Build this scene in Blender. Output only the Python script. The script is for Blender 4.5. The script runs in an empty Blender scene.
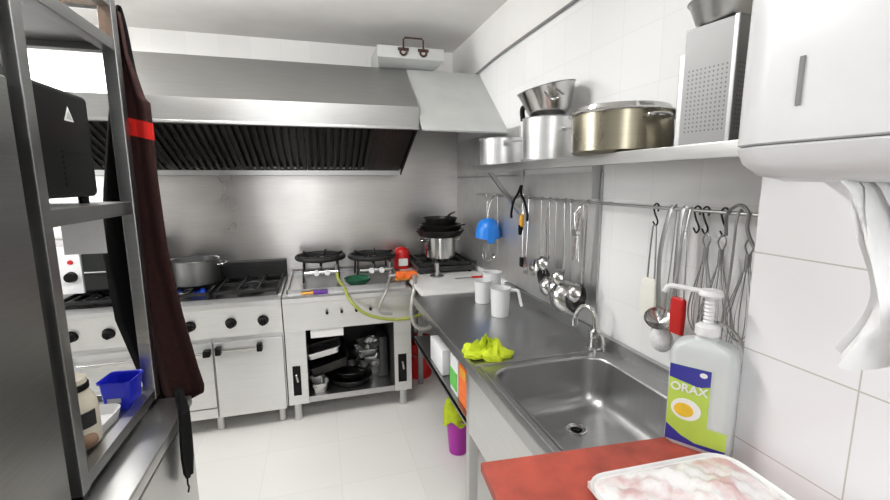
import bpy, bmesh, math, random
from mathutils import Vector, Matrix
random.seed(7)
PI = math.pi
C = bpy.context.scene.collection
S = bpy.context.scene

# ------------------------------------------------------------------ camera, world, light, exposure
cam = bpy.data.cameras.new('camera'); co = bpy.data.objects.new('camera', cam); C.objects.link(co); S.camera = co
F_PX = 433.02
cam.sensor_width = 36.0; cam.lens = F_PX / 890 * 36.0; cam.clip_start = 0.02
yaw, pit, roll = 0.283896, 0.156884, -0.005016
fwd = Vector((math.sin(yaw)*math.cos(pit), math.cos(yaw)*math.cos(pit), -math.sin(pit)))
rt = Vector((math.cos(yaw), -math.sin(yaw), 0)); up = rt.cross(fwd)
r2 = math.cos(roll)*rt + math.sin(roll)*up; u2 = -math.sin(roll)*rt + math.cos(roll)*up
M3 = Matrix((r2, u2, -fwd)).transposed()
co.matrix_world = Matrix.Translation((0, 0, 1.55)) @ M3.to_4x4()

w = bpy.data.worlds.new('world'); S.world = w; w.use_nodes = True
w.node_tree.nodes['Background'].inputs[0].default_value = (0.9, 0.95, 1.0, 1)
w.node_tree.nodes['Background'].inputs[1].default_value = 0.3
def area(name, loc, target, sx, sy, power, col=(1, 1, 1)):
    l = bpy.data.lights.new(name, 'AREA'); l.shape = 'RECTANGLE'; l.size = sx; l.size_y = sy; l.energy = power; l.color = col
    o = bpy.data.objects.new(name, l); C.objects.link(o); o.location = loc
    o.rotation_euler = (Vector(target)-Vector(loc)).to_track_quat('-Z', 'Y').to_euler()
    return o
area('rear_fill_light', (0.1, -0.7, 2.47), (0.1, -0.7, 0), 1.3, 0.35, 19, (0.965, 0.985, 1.0))  # added unseen light, brightens the pillar and dispenser
area('left_fill_light', (-2.25, 2.1, 1.75), (1.0, 2.3, 1.5), 0.9, 1.1, 26, (0.97, 0.985, 1.0))  # added light at the left wall for hood and backsplash; no window there
area('doorway_daylight', (-0.4, -1.75, 1.3), (0.2, 2.0, 1.1), 0.45, 2.0, 17, (0.97, 0.985, 1.0))
area('ceiling_lamp_left_light', (-1.53, 2.83, 2.475), (-1.53, 2.83, 0), 0.85, 0.24, 18, (1, 0.985, 0.96))
ADDED_LAMP = 110.0   # strength of the tubes of the added ceiling lamp
S.cycles.blur_glossy = 2.0; S.cycles.sample_clamp_indirect = 2.0
S.view_settings.view_transform = 'Standard'; S.view_settings.look = 'None'
S.view_settings.gamma = 1.0; S.view_settings.use_curve_mapping = False
S.view_settings.exposure = 0.03

# ------------------------------------------------------------------ materials
def nt(name):
    m = bpy.data.materials.new(name); m.use_nodes = True
    return m, m.node_tree.nodes, m.node_tree.links, m.node_tree.nodes['Principled BSDF']
def plain(name, col, rough=0.5, metal=0.0, noise=0.06, scale=30, bump=0.0, spec=0.5, trans=0.0, coat=0.0, alpha=1.0, stretch=(1, 1, 1)):
    m, n, l, b = nt(name)
    tc = n.new('ShaderNodeTexCoord'); mp = n.new('ShaderNodeMapping'); mp.inputs['Scale'].default_value = stretch
    nz = n.new('ShaderNodeTexNoise'); nz.inputs['Scale'].default_value = scale; nz.inputs['Detail'].default_value = 5
    l.new(tc.outputs['Object'], mp.inputs['Vector']); l.new(mp.outputs[0], nz.inputs['Vector'])
    rp = n.new('ShaderNodeValToRGB'); rp.color_ramp.elements[0].position = 0.3; rp.color_ramp.elements[1].position = 0.7
    rp.color_ramp.elements[0].color = tuple(max(0, c*(1-noise)) for c in col)+(1,)
    rp.color_ramp.elements[1].color = tuple(min(1, c*(1+noise)) for c in col)+(1,)
    l.new(nz.outputs['Fac'], rp.inputs['Fac']); l.new(rp.outputs['Color'], b.inputs['Base Color'])
    b.inputs['Roughness'].default_value = rough; b.inputs['Metallic'].default_value = metal
    b.inputs['Specular IOR Level'].default_value = spec
    b.inputs['Transmission Weight'].default_value = trans; b.inputs['Coat Weight'].default_value = coat
    b.inputs['Alpha'].default_value = alpha
    if bump:
        bp = n.new('ShaderNodeBump'); bp.inputs['Strength'].default_value = bump; bp.inputs['Distance'].default_value = 0.004
        l.new(nz.outputs['Fac'], bp.inputs['Height']); l.new(bp.outputs[0], b.inputs['Normal'])
    return m
def steel(name, col=(0.6, 0.6, 0.59), rough=0.3, stretch=(2, 2, 120), smudge=0.12):
    m, n, l, b = nt(name)
    tc = n.new('ShaderNodeTexCoord'); mp = n.new('ShaderNodeMapping'); mp.inputs['Scale'].default_value = stretch
    nz = n.new('ShaderNodeTexNoise'); nz.inputs['Scale'].default_value = 4; nz.inputs['Detail'].default_value = 4
    l.new(tc.outputs['Object'], mp.inputs['Vector']); l.new(mp.outputs[0], nz.inputs['Vector'])
    n2 = n.new('ShaderNodeTexNoise'); n2.inputs['Scale'].default_value = 4; n2.inputs['Detail'].default_value = 2
    l.new(tc.outputs['Object'], n2.inputs['Vector'])
    mr = n.new('ShaderNodeMapRange'); mr.inputs['To Min'].default_value = rough-0.05; mr.inputs['To Max'].default_value = rough+smudge
    l.new(n2.outputs['Fac'], mr.inputs['Value']); l.new(mr.outputs[0], b.inputs['Roughness'])
    rp = n.new('ShaderNodeValToRGB')
    rp.color_ramp.elements[0].color = tuple(c*0.86 for c in col)+(1,); rp.color_ramp.elements[1].color = tuple(min(1, c*1.1) for c in col)+(1,)
    l.new(nz.outputs['Fac'], rp.inputs['Fac']); l.new(rp.outputs['Color'], b.inputs['Base Color'])
    b.inputs['Metallic'].default_value = 1.0
    return m
def tiles(name, ua, va, su, sv, uo=0, vo=0, col=(0.86, 0.86, 0.855), grout=(0.6, 0.59, 0.57), g=0.003, rough=0.14, bump=0.3):
    m, n, l, b = nt(name)
    tc = n.new('ShaderNodeTexCoord'); sp = n.new('ShaderNodeSeparateXYZ'); l.new(tc.outputs['Object'], sp.inputs[0])
    masks = []; ids = []
    for ax, s, o in ((ua, su, uo), (va, sv, vo)):
        a = n.new('ShaderNodeMath'); a.operation = 'SUBTRACT'; l.new(sp.outputs[ax], a.inputs[0]); a.inputs[1].default_value = o
        d = n.new('ShaderNodeMath'); d.operation = 'DIVIDE'; l.new(a.outputs[0], d.inputs[0]); d.inputs[1].default_value = s
        fl = n.new('ShaderNodeMath'); fl.operation = 'FLOOR'; l.new(d.outputs[0], fl.inputs[0]); ids.append(fl)
        f = n.new('ShaderNodeMath'); f.operation = 'FRACT'; l.new(d.outputs[0], f.inputs[0])
        h = n.new('ShaderNodeMath'); h.operation = 'SUBTRACT'; l.new(f.outputs[0], h.inputs[0]); h.inputs[1].default_value = 0.5
        ab = n.new('ShaderNodeMath'); ab.operation = 'ABSOLUTE'; l.new(h.outputs[0], ab.inputs[0])
        gt = n.new('ShaderNodeMath'); gt.operation = 'GREATER_THAN'; l.new(ab.outputs[0], gt.inputs[0]); gt.inputs[1].default_value = 0.5-g/s/2
        masks.append(gt)
    mx = n.new('ShaderNodeMath'); mx.operation = 'MAXIMUM'; l.new(masks[0].outputs[0], mx.inputs[0]); l.new(masks[1].outputs[0], mx.inputs[1])
    cb = n.new('ShaderNodeCombineXYZ'); l.new(ids[0].outputs[0], cb.inputs[0]); l.new(ids[1].outputs[0], cb.inputs[1])
    wn = n.new('ShaderNodeTexWhiteNoise'); l.new(cb.outputs[0], wn.inputs['Vector'])
    nz = n.new('ShaderNodeTexNoise'); nz.inputs['Scale'].default_value = 2.5; l.new(tc.outputs['Object'], nz.inputs['Vector'])
    ad = n.new('ShaderNodeMath'); ad.operation = 'ADD'; l.new(wn.outputs['Value'], ad.inputs[0]); l.new(nz.outputs['Fac'], ad.inputs[1])
    mr = n.new('ShaderNodeMapRange'); mr.inputs['From Max'].default_value = 2; mr.inputs['To Min'].default_value = 0.96; mr.inputs['To Max'].default_value = 1.03
    l.new(ad.outputs[0], mr.inputs['Value'])
    vm = n.new('ShaderNodeVectorMath'); vm.operation = 'SCALE'; vm.inputs[0].default_value = col; l.new(mr.outputs[0], vm.inputs['Scale'])
    mix = n.new('ShaderNodeMix'); mix.data_type = 'RGBA'; l.new(mx.outputs[0], mix.inputs['Factor'])
    l.new(vm.outputs[0], mix.inputs['A']); mix.inputs['B'].default_value = grout+(1,)
    l.new(mix.outputs['Result'], b.inputs['Base Color'])
    b.inputs['Roughness'].default_value = rough
    bp = n.new('ShaderNodeBump'); bp.invert = True; bp.inputs['Strength'].default_value = bump; bp.inputs['Distance'].default_value = 0.002
    l.new(mx.outputs[0], bp.inputs['Height']); l.new(bp.outputs[0], b.inputs['Normal'])
    return m
def perforated(name, ua, va, pitch, r, lo_u, hi_u, lo_v, hi_v):
    m, n, l, b = nt(name)
    tc = n.new('ShaderNodeTexCoord'); sp = n.new('ShaderNodeSeparateXYZ'); l.new(tc.outputs['Object'], sp.inputs[0])
    def mth(op, a, bb=None):
        q = n.new('ShaderNodeMath'); q.operation = op
        for i, v in enumerate((a, bb)):
            if v is None: continue
            if isinstance(v, (int, float)): q.inputs[i].default_value = v
            else: l.new(v, q.inputs[i])
        return q.outputs[0]
    u, v = sp.outputs[ua], sp.outputs[va]
    def cell(x): return mth('SUBTRACT', mth('FRACT', mth('DIVIDE', x, pitch)), 0.5)
    cu, cv = cell(u), cell(v)
    d = mth('SQRT', mth('ADD', mth('MULTIPLY', cu, cu), mth('MULTIPLY', cv, cv)))
    hole = mth('LESS_THAN', d, r)
    for x, lo, hi in ((u, lo_u, hi_u), (v, lo_v, hi_v)):
        hole = mth('MULTIPLY', hole, mth('MULTIPLY', mth('GREATER_THAN', x, lo), mth('LESS_THAN', x, hi)))
    mix = n.new('ShaderNodeMix'); mix.data_type = 'RGBA'; l.new(hole, mix.inputs['Factor'])
    mix.inputs['A'].default_value = (0.30, 0.30, 0.30, 1); mix.inputs['B'].default_value = (0.09, 0.09, 0.09, 1)
    l.new(mix.outputs['Result'], b.inputs['Base Color']); b.inputs['Roughness'].default_value = 0.6
    l.new(mth('SUBTRACT', 1.0, hole), b.inputs['Metallic'])
    return m
def emit(name, col, st):
    m, n, l, b = nt(name); b.inputs['Base Color'].default_value = col+(1,)
    b.inputs['Emission Color'].default_value = col+(1,); b.inputs['Emission Strength'].default_value = st
    return m

M = {}
M['floor'] = tiles('floor_tile', 0, 1, 0.40, 0.40, 0.05, 0.1, (0.84, 0.825, 0.79), (0.77, 0.75, 0.71), 0.004, 0.28, 0.15)
M['tile_x'] = tiles('wall_tile_side', 1, 2, 0.20, 0.20, 0.06, 0.08, (0.86, 0.86, 0.855), (0.80, 0.795, 0.785), 0.003)
M['tile_p'] = tiles('wall_tile_pillar', 1, 2, 0.222, 0.2205, 0.715, 0.952, (0.87, 0.87, 0.885), (0.55, 0.52, 0.47), 0.0028)
M['tile_y'] = tiles('wall_tile_back', 0, 2, 0.20, 0.30, 0.0, 0.0, (0.86, 0.855, 0.84), (0.82, 0.81, 0.79), 0.003)
M['plaster'] = plain('painted_plaster', (0.82, 0.805, 0.785), 0.8, noise=0.05, scale=3, bump=0.05)
M['wall'] = plain('painted_wall', (0.84, 0.83, 0.81), 0.7, noise=0.03, scale=3)
M['wall_dimmed'] = plain('dimmed_wall', (0.36, 0.35, 0.34), 0.7, noise=0.03, scale=3)  # unseen wall darkened so the hood lip reflects less light
M['steel'] = steel('brushed_steel')
M['steel_h'] = steel('brushed_steel_level', (0.48, 0.48, 0.47), 0.34, stretch=(2, 2, 40), smudge=0.03)
M['steel_top'] = steel('scratched_steel', (0.50, 0.50, 0.50), 0.28, (3, 60, 3), 0.15)
M['steel_bs'] = steel('backsplash_steel', (0.62, 0.60, 0.58), 0.28, (2, 2, 50), 0.10)
M['rack'] = steel('rack_steel', (0.40, 0.40, 0.395), 0.27, (2, 2, 40))
M['steel_wall'] = steel('dull_wall_steel', (0.66, 0.66, 0.65), 0.5, (3, 3, 3), 0.1)
M['steel_dark'] = steel('dull_steel', (0.36, 0.36, 0.36), 0.32)
M['fridge'] = steel('fridge_steel', (0.34, 0.34, 0.33), 0.28, (2, 2, 60))
M['steel_pol'] = steel('polished_steel', (0.62, 0.615, 0.60), 0.16, (3, 3, 3), 0.1)
M['alu'] = steel('aluminium', (0.78, 0.78, 0.78), 0.34, (2, 2, 80), 0.12)
M['galv'] = plain('galvanised_sheet', (0.54, 0.55, 0.54), 0.5, 0.35, 0.06, 6)
M['brass'] = steel('heat_tinted_steel', (0.45, 0.41, 0.31), 0.24, (2, 2, 60), 0.15)
M['range'] = plain('range_front_steel', (0.70, 0.70, 0.69), 0.33, 0.75, 0.04, 8, stretch=(1, 1, 30))
M['black'] = plain('black_plastic', (0.007, 0.007, 0.007), 0.35, spec=0.12)
M['iron'] = plain('cast_iron', (0.014, 0.014, 0.014), 0.55, 0.3, 0.2, 40, 0.2)
M['enamel'] = plain('black_enamel', (0.02, 0.02, 0.02), 0.28, 0, 0.15, 20)
M['panblk'] = plain('worn_black_pan', (0.02, 0.019, 0.018), 0.33, 0.5, 0.3, 25)
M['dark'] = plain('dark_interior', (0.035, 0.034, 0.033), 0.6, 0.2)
M['grey'] = plain('grey_rubber', (0.22, 0.22, 0.22), 0.6)
M['white'] = plain('white_plastic', (0.82, 0.82, 0.82), 0.35, noise=0.02)
M['disp'] = plain('white_dispenser_plastic', (0.76, 0.76, 0.77), 0.25, noise=0.01)
M['whitetop'] = plain('white_worktop_board', (0.80, 0.79, 0.77), 0.4, noise=0.06, scale=8)
M['paper'] = plain('white_paper', (0.9, 0.9, 0.9), 0.85, noise=0.02, bump=0.1)
M['trans'] = plain('translucent_plastic', (0.88, 0.89, 0.89), 0.35, noise=0.01, trans=0.2)
M['jug'] = plain('milky_bottle_plastic', (0.84, 0.88, 0.87), 0.3, noise=0.02, trans=0.3)
M['red'] = plain('red_plastic', (0.55, 0.012, 0.012), 0.35)
M['board'] = plain('scored_red_board', (0.36, 0.062, 0.04), 0.5, noise=0.30, scale=14, bump=0.08)
M['orange'] = plain('orange_plastic', (0.85, 0.16, 0.02), 0.4)
M['blue'] = plain('blue_plastic', (0.02, 0.22, 0.75), 0.35)
M['dkblue'] = plain('deep_blue_plastic', (0.012, 0.02, 0.48), 0.3)
M['purple'] = plain('purple_plastic', (0.42, 0.02, 0.36), 0.35)
M['violet'] = plain('violet_plastic', (0.12, 0.03, 0.30), 0.4)
M['lime'] = plain('lime_cloth', (0.50, 0.60, 0.015), 0.8, noise=0.12, scale=60, bump=0.25)
M['limeh'] = plain('lime_hose', (0.35, 0.38, 0.08), 0.4, noise=0.1)
M['greyh'] = plain('grey_hose', (0.42, 0.41, 0.38), 0.35, 0.4)
M['green'] = plain('green_glass', (0.05, 0.22, 0.12), 0.12, trans=0.6)
M['greenp'] = plain('green_print', (0.12, 0.5, 0.08), 0.5)
M['brown'] = plain('maroon_brown_cloth', (0.027, 0.012, 0.011), 0.9, noise=0.15, scale=80, bump=0.2, spec=0.1)
M['blkcloth'] = plain('black_cloth', (0.006, 0.006, 0.006), 0.9, noise=0.2, scale=70, bump=0.2, spec=0.1)
M['redcloth'] = plain('red_cloth_band', (0.52, 0.02, 0.016), 0.9, spec=0.1)
M['cream'] = plain('cream_plastic', (0.62, 0.57, 0.46), 0.4, noise=0.05)
M['meat'] = plain('frozen_meat', (0.80, 0.69, 0.67), 0.3, noise=0.2, scale=18, bump=0.5, coat=0.6)
_m = M['meat'].node_tree.nodes
for _n in _m:
    if _n.type == 'VALTORGB':
        _n.color_ramp.elements[0].color = (0.66, 0.42, 0.41, 1); _n.color_ramp.elements[1].color = (0.86, 0.84, 0.83, 1)
        _n.color_ramp.elements[0].position = 0.36; _n.color_ramp.elements[1].position = 0.56
M['film'] = plain('frosted_wrap', (0.82, 0.80, 0.79), 0.2, noise=0.05, scale=40, bump=0.4, coat=0.6)
M['rust'] = plain('rusty_iron', (0.05, 0.022, 0.014), 0.8, noise=0.4, scale=60)
M['cardb'] = plain('brown_card', (0.22, 0.13, 0.08), 0.7)
M['foil'] = steel('crumpled_foil', (0.7, 0.7, 0.69), 0.25, (20, 20, 20), 0.2)
M['lab_blue'] = plain('label_blue', (0.035, 0.04, 0.30), 0.35, noise=0.02)
M['lab_green'] = plain('label_green', (0.50, 0.68, 0.10), 0.35, noise=0.08, scale=12)
M['lab_white'] = plain('label_white', (0.85, 0.86, 0.84), 0.35, noise=0.02)
M['lab_yellow'] = plain('label_yellow', (0.85, 0.55, 0.04), 0.35, noise=0.15, scale=30)
M['yellow'] = plain('yellow_plastic', (0.75, 0.36, 0.03), 0.4)
M['flame'] = emit('gas_flame', (0.05, 0.15, 1.0), 2.5)
M['ivory'] = plain('ivory_plastic', (0.86, 0.85, 0.78), 0.4, noise=0.02)
M['cer'] = plain('white_ceramic', (0.8, 0.79, 0.77), 0.25, noise=0.03)
M['filter'] = plain('greasy_filter_steel', (0.065, 0.06, 0.056), 0.32, 0.8, 0.15, 10)
M['gdark'] = plain('dark_glass', (0.012, 0.014, 0.013), 0.08)
M['perf'] = perforated('perforated_steel', 0, 2, 0.0105, 0.2, -0.052, 0.05, 0.03, 0.19)
M['perf_s'] = perforated('perforated_side', 1, 2, 0.0105, 0.22, -0.045, 0.04, 0.03, 0.19)
M['mesh'] = plain('white_mesh', (0.84, 0.84, 0.84), 0.5, noise=0.12, scale=150)

# ------------------------------------------------------------------ helpers
ROOT = {}
def rootmat(p):
    while p is not None:
        if p.name in ROOT: return ROOT[p.name]
        p = p.parent
    return None
def finish(bm, ang=40):
    bmesh.ops.recalc_face_normals(bm, faces=bm.faces)
    lim = math.radians(ang)
    for f in bm.faces: f.smooth = True
    for e in bm.edges:
        if len(e.link_faces) == 2 and e.calc_face_angle(0) > lim: e.smooth = False
def wn(o):
    if len(o.data.polygons) < 400:
        m = o.modifiers.new('normals', 'WEIGHTED_NORMAL'); m.keep_sharp = True
def obj(name, bm, mat, parent=None, local=False, ang=40, label=None):
    finish(bm, ang)
    if parent is not None and not local:
        rm = rootmat(parent)
        if rm is not None: bm.transform(rm.inverted())
    me = bpy.data.meshes.new(name); bm.to_mesh(me); bm.free()
    me.materials.append(mat)
    o = bpy.data.objects.new(name, me); C.objects.link(o)
    if parent is not None: o.parent = parent
    if label: o['label'] = label
    wn(o)
    return o
def tag(o, label, cat, group=None):
    o['label'] = label; o['category'] = cat
    if group: o['group'] = group
    return o
def thing(name, label, cat, loc=(0, 0, 0), rz=0, group=None):
    o = bpy.data.objects.new(name, None); C.objects.link(o); o.empty_display_size = 0.05
    o.location = loc; o.rotation_euler = (0, 0, rz)
    ROOT[o.name] = Matrix.Translation(loc) @ Matrix.Rotation(rz, 4, 'Z')
    return tag(o, label, cat, group)
def struct(name, bm, mat, parent=None):
    o = obj(name, bm, mat, parent); o['kind'] = 'structure'; return o
def single(name, bm, mat, label, cat, group=None, ang=40):
    # one-mesh thing: origin moved to the base
    finish(bm, ang)
    vs = [v.co for v in bm.verts]; n = len(vs)
    c = Vector((sum(v.x for v in vs)/n, sum(v.y for v in vs)/n, min(v.z for v in vs)))
    bm.transform(Matrix.Translation(-c))
    me = bpy.data.meshes.new(name); bm.to_mesh(me); bm.free(); me.materials.append(mat)
    o = bpy.data.objects.new(name, me); C.objects.link(o); o.location = c
    return tag(o, label, cat, group)
def dup(root, loc, label=None, rz=None):
    r = root.copy(); C.objects.link(r); r.location = loc
    if rz is not None: r.rotation_euler = (0, 0, rz)
    if label: r['label'] = label
    for ch in list(root.children):
        c = ch.copy(); C.objects.link(c); c.parent = r
        for g in list(ch.children):
            d = g.copy(); C.objects.link(d); d.parent = c
    return r
def nb(): return bmesh.new()
def box(bm, x0, x1, y0, y1, z0, z1, bev=0.0, seg=2, mat=None):
    r = bmesh.ops.create_cube(bm, size=1)
    vs = r['verts']
    bmesh.ops.scale(bm, vec=(x1-x0, y1-y0, z1-z0), verts=vs)
    bmesh.ops.translate(bm, vec=((x0+x1)/2, (y0+y1)/2, (z0+z1)/2), verts=vs)
    if bev > 0:
        es = list({e for v in vs for e in v.link_edges})
        rb = bmesh.ops.bevel(bm, geom=es, offset=bev, segments=seg, affect='EDGES', profile=0.5)
        vs = list({v for f in rb['faces'] for v in f.verts} | {v for v in vs if v.is_valid})
    if mat is not None: bmesh.ops.transform(bm, matrix=mat, verts=vs)
    return bm
def B(*a, **k): return box(nb(), *a, **k)
def loft(bm, loops, cap0=True, cap1=True, closed=True):
    L = [[bm.verts.new(p) for p in lp] for lp in loops]
    n = len(L[0])
    for a, b in zip(L, L[1:]):
        for i in range(n if closed else n-1):
            j = (i+1) % n
            bm.faces.new((a[i], a[j], b[j], b[i]))
    if cap0: bm.faces.new(L[0][::-1])
    if cap1: bm.faces.new(L[-1])
    return bm
def lathe(bm, prof, n=32, loc=(0, 0, 0), mat=None, cap0=False, cap1=False):
    loops = []
    for r, z in prof:
        loops.append([Vector((max(r, 1e-5)*math.cos(2*PI*i/n), max(r, 1e-5)*math.sin(2*PI*i/n), z)) for i in range(n)])
    mt = Matrix.Translation(loc) @ (mat if mat is not None else Matrix())
    loops = [[mt @ p for p in lp] for lp in loops]
    return loft(bm, loops, cap0, cap1)
def cyl(bm, p0, p1, r, r1=None, n=16):
    p0 = Vector(p0); p1 = Vector(p1); d = p1-p0
    q = d.to_track_quat('Z', 'Y').to_matrix().to_4x4()
    return lathe(bm, [(r, 0), (r1 if r1 is not None else r, d.length)], n, p0, q, True, True)
def catmull(pts, sub=6):
    P = [Vector(p) for p in pts]
    if len(P) < 3: return P
    out = []
    E = [2*P[0]-P[1]] + P + [2*P[-1]-P[-2]]
    for i in range(1, len(E)-2):
        a, b, c, d = E[i-1:i+3]
        for k in range(sub):
            t = k/sub
            out.append(0.5*((2*b)+(c-a)*t+(2*a-5*b+4*c-d)*t*t+(3*b-a-3*c+d)*t**3))
    out.append(P[-1]); return out
def tube(bm, pts, r, n=8, sub=6, smooth=True, flat=None):
    P = catmull(pts, sub) if smooth else [Vector(p) for p in pts]
    loops = []; nrm = None
    for i, p in enumerate(P):
        t = (P[min(i+1, len(P)-1)]-P[max(i-1, 0)]).normalized()
        if nrm is None:
            nrm = t.orthogonal().normalized() if flat is None else (Vector(flat)-t*Vector(flat).dot(t)).normalized()
        nrm = (nrm-t*nrm.dot(t)).normalized(); b = t.cross(nrm)
        ra, rb = (r, r) if not isinstance(r, tuple) else r
        loops.append([p+nrm*ra*math.cos(2*PI*k/n)+b*rb*math.sin(2*PI*k/n) for k in range(n)])
    return loft(bm, loops)
def rrect(x0, x1, y0, y1, r, z, n=6):
    out = []
    for cx, cy, a0 in ((x1-r, y1-r, 0), (x0+r, y1-r, PI/2), (x0+r, y0+r, PI), (x1-r, y0+r, 1.5*PI)):
        for k in range(n+1):
            a = a0+PI/2*k/n; out.append(Vector((cx+r*math.cos(a), cy+r*math.sin(a), z)))
    return out
def sphere(bm, c, r, sc=(1, 1, 1), u=20, v=12, mat=None):
    mt = Matrix.Translation(c) @ (mat if mat is not None else Matrix()) @ Matrix.Diagonal((sc[0], sc[1], sc[2], 1))
    bmesh.ops.create_uvsphere(bm, u_segments=u, v_segments=v, radius=r, matrix=mt); return bm
def prism(bm, poly, d):
    # poly: list of 3D points (planar), extruded by vector d
    d = Vector(d); return loft(bm, [[Vector(p) for p in poly], [Vector(p)+d for p in poly]])
def torus(bm, c, R, r, n=40, m=8, mat=None):
    mt = Matrix.Translation(c) @ (mat if mat is not None else Matrix())
    L = []
    for i in range(n):
        a = 2*PI*i/n
        L.append([bm.verts.new(mt @ Vector(((R+r*math.cos(2*PI*k/m))*math.cos(a), (R+r*math.cos(2*PI*k/m))*math.sin(a), r*math.sin(2*PI*k/m)))) for k in range(m)])
    for i in range(n):
        for k in range(m):
            a, b = L[i], L[(i+1) % n]; bm.faces.new((a[k], b[k], b[(k+1) % m], a[(k+1) % m]))
    return bm
RX = lambda a: Matrix.Rotation(a, 4, 'X')
RY = lambda a: Matrix.Rotation(a, 4, 'Y')
RZ = lambda a: Matrix.Rotation(a, 4, 'Z')
T = lambda *v: Matrix.Translation(v)

# ------------------------------------------------------------------ setting
XR, YB, ZC = 1.12, 3.45, 2.55
PX, PY = 0.92, 0.715           # tiled pillar face and its far corner
struct('floor', B(-2.4, 1.3, -1.9, YB+0.1, -0.1, 0), M['floor'])
struct('ceiling', B(-2.4, 1.3, -1.9, YB+0.1, ZC, ZC+0.1), M['plaster'])
struct('wall_back', B(-2.4, 1.3, YB, YB+0.1, 0, ZC), M['tile_y'])
struct('wall_right', B(XR, XR+0.15, -1.9, YB, 0, ZC), M['tile_x'])
struct('wall_pillar', B(PX, XR, -1.9, PY, 0, ZC), M['tile_p'])
struct('wall_left', B(-2.4, -2.3, -1.9, YB, 0, ZC), M['wall'])
struct('wall_front', B(-2.4, 1.3, -1.9, -1.8, 0, ZC), M['wall_dimmed'])
bm = nb(); prism(bm, [(XR, PY, 2.31), (XR-0.045, PY, 2.42), (XR-0.045, PY, ZC), (XR, PY, ZC)], (0, YB-PY, 0))
struct('trim_1', bm, M['wall'])           # beam along the right wall
bm = tube(nb(), [(XR-0.012, 0.7, 2.318), (XR-0.012, 1.9, 2.318), (XR-0.012, 2.6, 2.312), (XR-0.012, 3.0, 2.29)], 0.007)
tag(obj('cable', bm, M['grey']), 'grey cable running along the right wall under the ceiling beam', 'cable')

# steel cladding sheets
bm = B(-2.2, XR-0.004, YB-0.012, YB-0.002, 0.80, 2.2)
for x in (-1.3, -0.1): box(bm, x-0.002, x+0.002, YB-0.014, YB-0.011, 0.9, 1.9)
tag(obj('backsplash_panel', bm, M['steel_bs']), 'tall brushed steel sheet on the back wall behind the stoves', 'wall panel')
bm = B(XR-0.008, XR-0.002, 1.53, YB-0.013, 0.935, 1.585)
box(bm, XR-0.008, XR-0.002, 2.3, YB-0.013, 1.58, 1.86)
tag(obj('side_panel', bm, M['steel_wall']), 'steel sheet on the right wall behind the ladles, below the shelf', 'wall panel')

# ------------------------------------------------------------------ extractor hood
HX = 0.60
t = thing('extractor_hood', 'long stainless steel extractor hood over the stoves on the back wall', 'extractor hood', (-0.7, 3.0, 1.6))
prof = [(2.6, 1.865), (2.590, 1.985), (2.97, 2.285), (3.44, 2.285), (3.44, 2.27), (2.98, 2.27), (2.615, 1.975), (2.615, 1.865)]
bm = nb(); loft(bm, [[Vector((x, y, z)) for y, z in prof] for x in (-2.1, HX)])
obj('canopy', bm, M['steel_h'], t, ang=20)
obj('front_rail', B(-2.1, HX+0.002, 2.592, 2.625, 1.855, 1.872, 0.003), M['steel_h'], t)
bm = nb(); prism(bm, [(HX-0.012, 2.61, 1.865), (HX-0.012, 2.61, 1.98), (HX-0.012, 2.97, 2.28), (HX-0.012, 3.44, 2.28), (HX-0.012, 3.44, 1.60), (HX-0.012, 3.20, 1.60)], (0.012, 0, 0))
obj('end_panel', bm, M['filter'], t)
# baffle filters, sloping from front rail down to rear trough
fy0, fz0, fy1, fz1 = 2.63, 1.862, 3.19, 1.625
fd = Vector((0, fy1-fy0, fz1-fz0)); fn = Vector((0, -fd.z, fd.y)).normalized()   # fn points up/back
k = 0
xs = -2.08
while xs < HX-0.1:
    x1 = min(xs+0.40, HX-0.02)
    bm = nb()
    q = [Vector((xs, fy0, fz0))+fn*0.035, Vector((x1, fy0, fz0))+fn*0.035, Vector((x1, fy1, fz1))+fn*0.035, Vector((xs, fy1, fz1))+fn*0.035]
    prism(bm, q, fn*0.01)
    nbf = 9
    for i in range(nbf+1):
        xc = xs+0.012+(x1-xs-0.024)*i/nbf
        wv = 0.011 if 0 < i < nbf else 0.013
        a = Vector((xc-wv, fy0, fz0)); b2 = Vector((xc+wv, fy0, fz0))
        prism(bm, [a, b2, b2+fd, a+fd], fn*0.008)
    for f in (0.0, 0.97):
        a = Vector((xs+0.002, fy0, fz0))+fd*f; prism(bm, [a, a+Vector((x1-xs-0.004, 0, 0)), a+Vector((x1-xs-0.004, 0, 0))+fd*0.03, a+fd*0.03], fn*0.012)
    o = obj('baffle_filter', bm, M['filter'], t)
    xs += 0.405
bm = B(-2.1, HX-0.012, 3.18, 3.44, 1.598, 1.612)
box(bm, -2.1, HX-0.012, 3.178, 3.19, 1.598, 1.645)
obj('grease_trough', bm, M['steel_h'], t)
# galvanised corner filler between hood and right wall
bm = nb(); prism(bm, [(HX+0.004, 2.52, 1.85), (XR-0.002, 2.46, 1.84), (XR-0.002, 2.97, 2.285), (HX+0.004, 2.97, 2.285)], (0, 0.006, -0.008))
tag(obj('corner_panel', bm, M['galv']), 'pale galvanised sheet sloping between hood end and right wall', 'panel')
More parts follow.
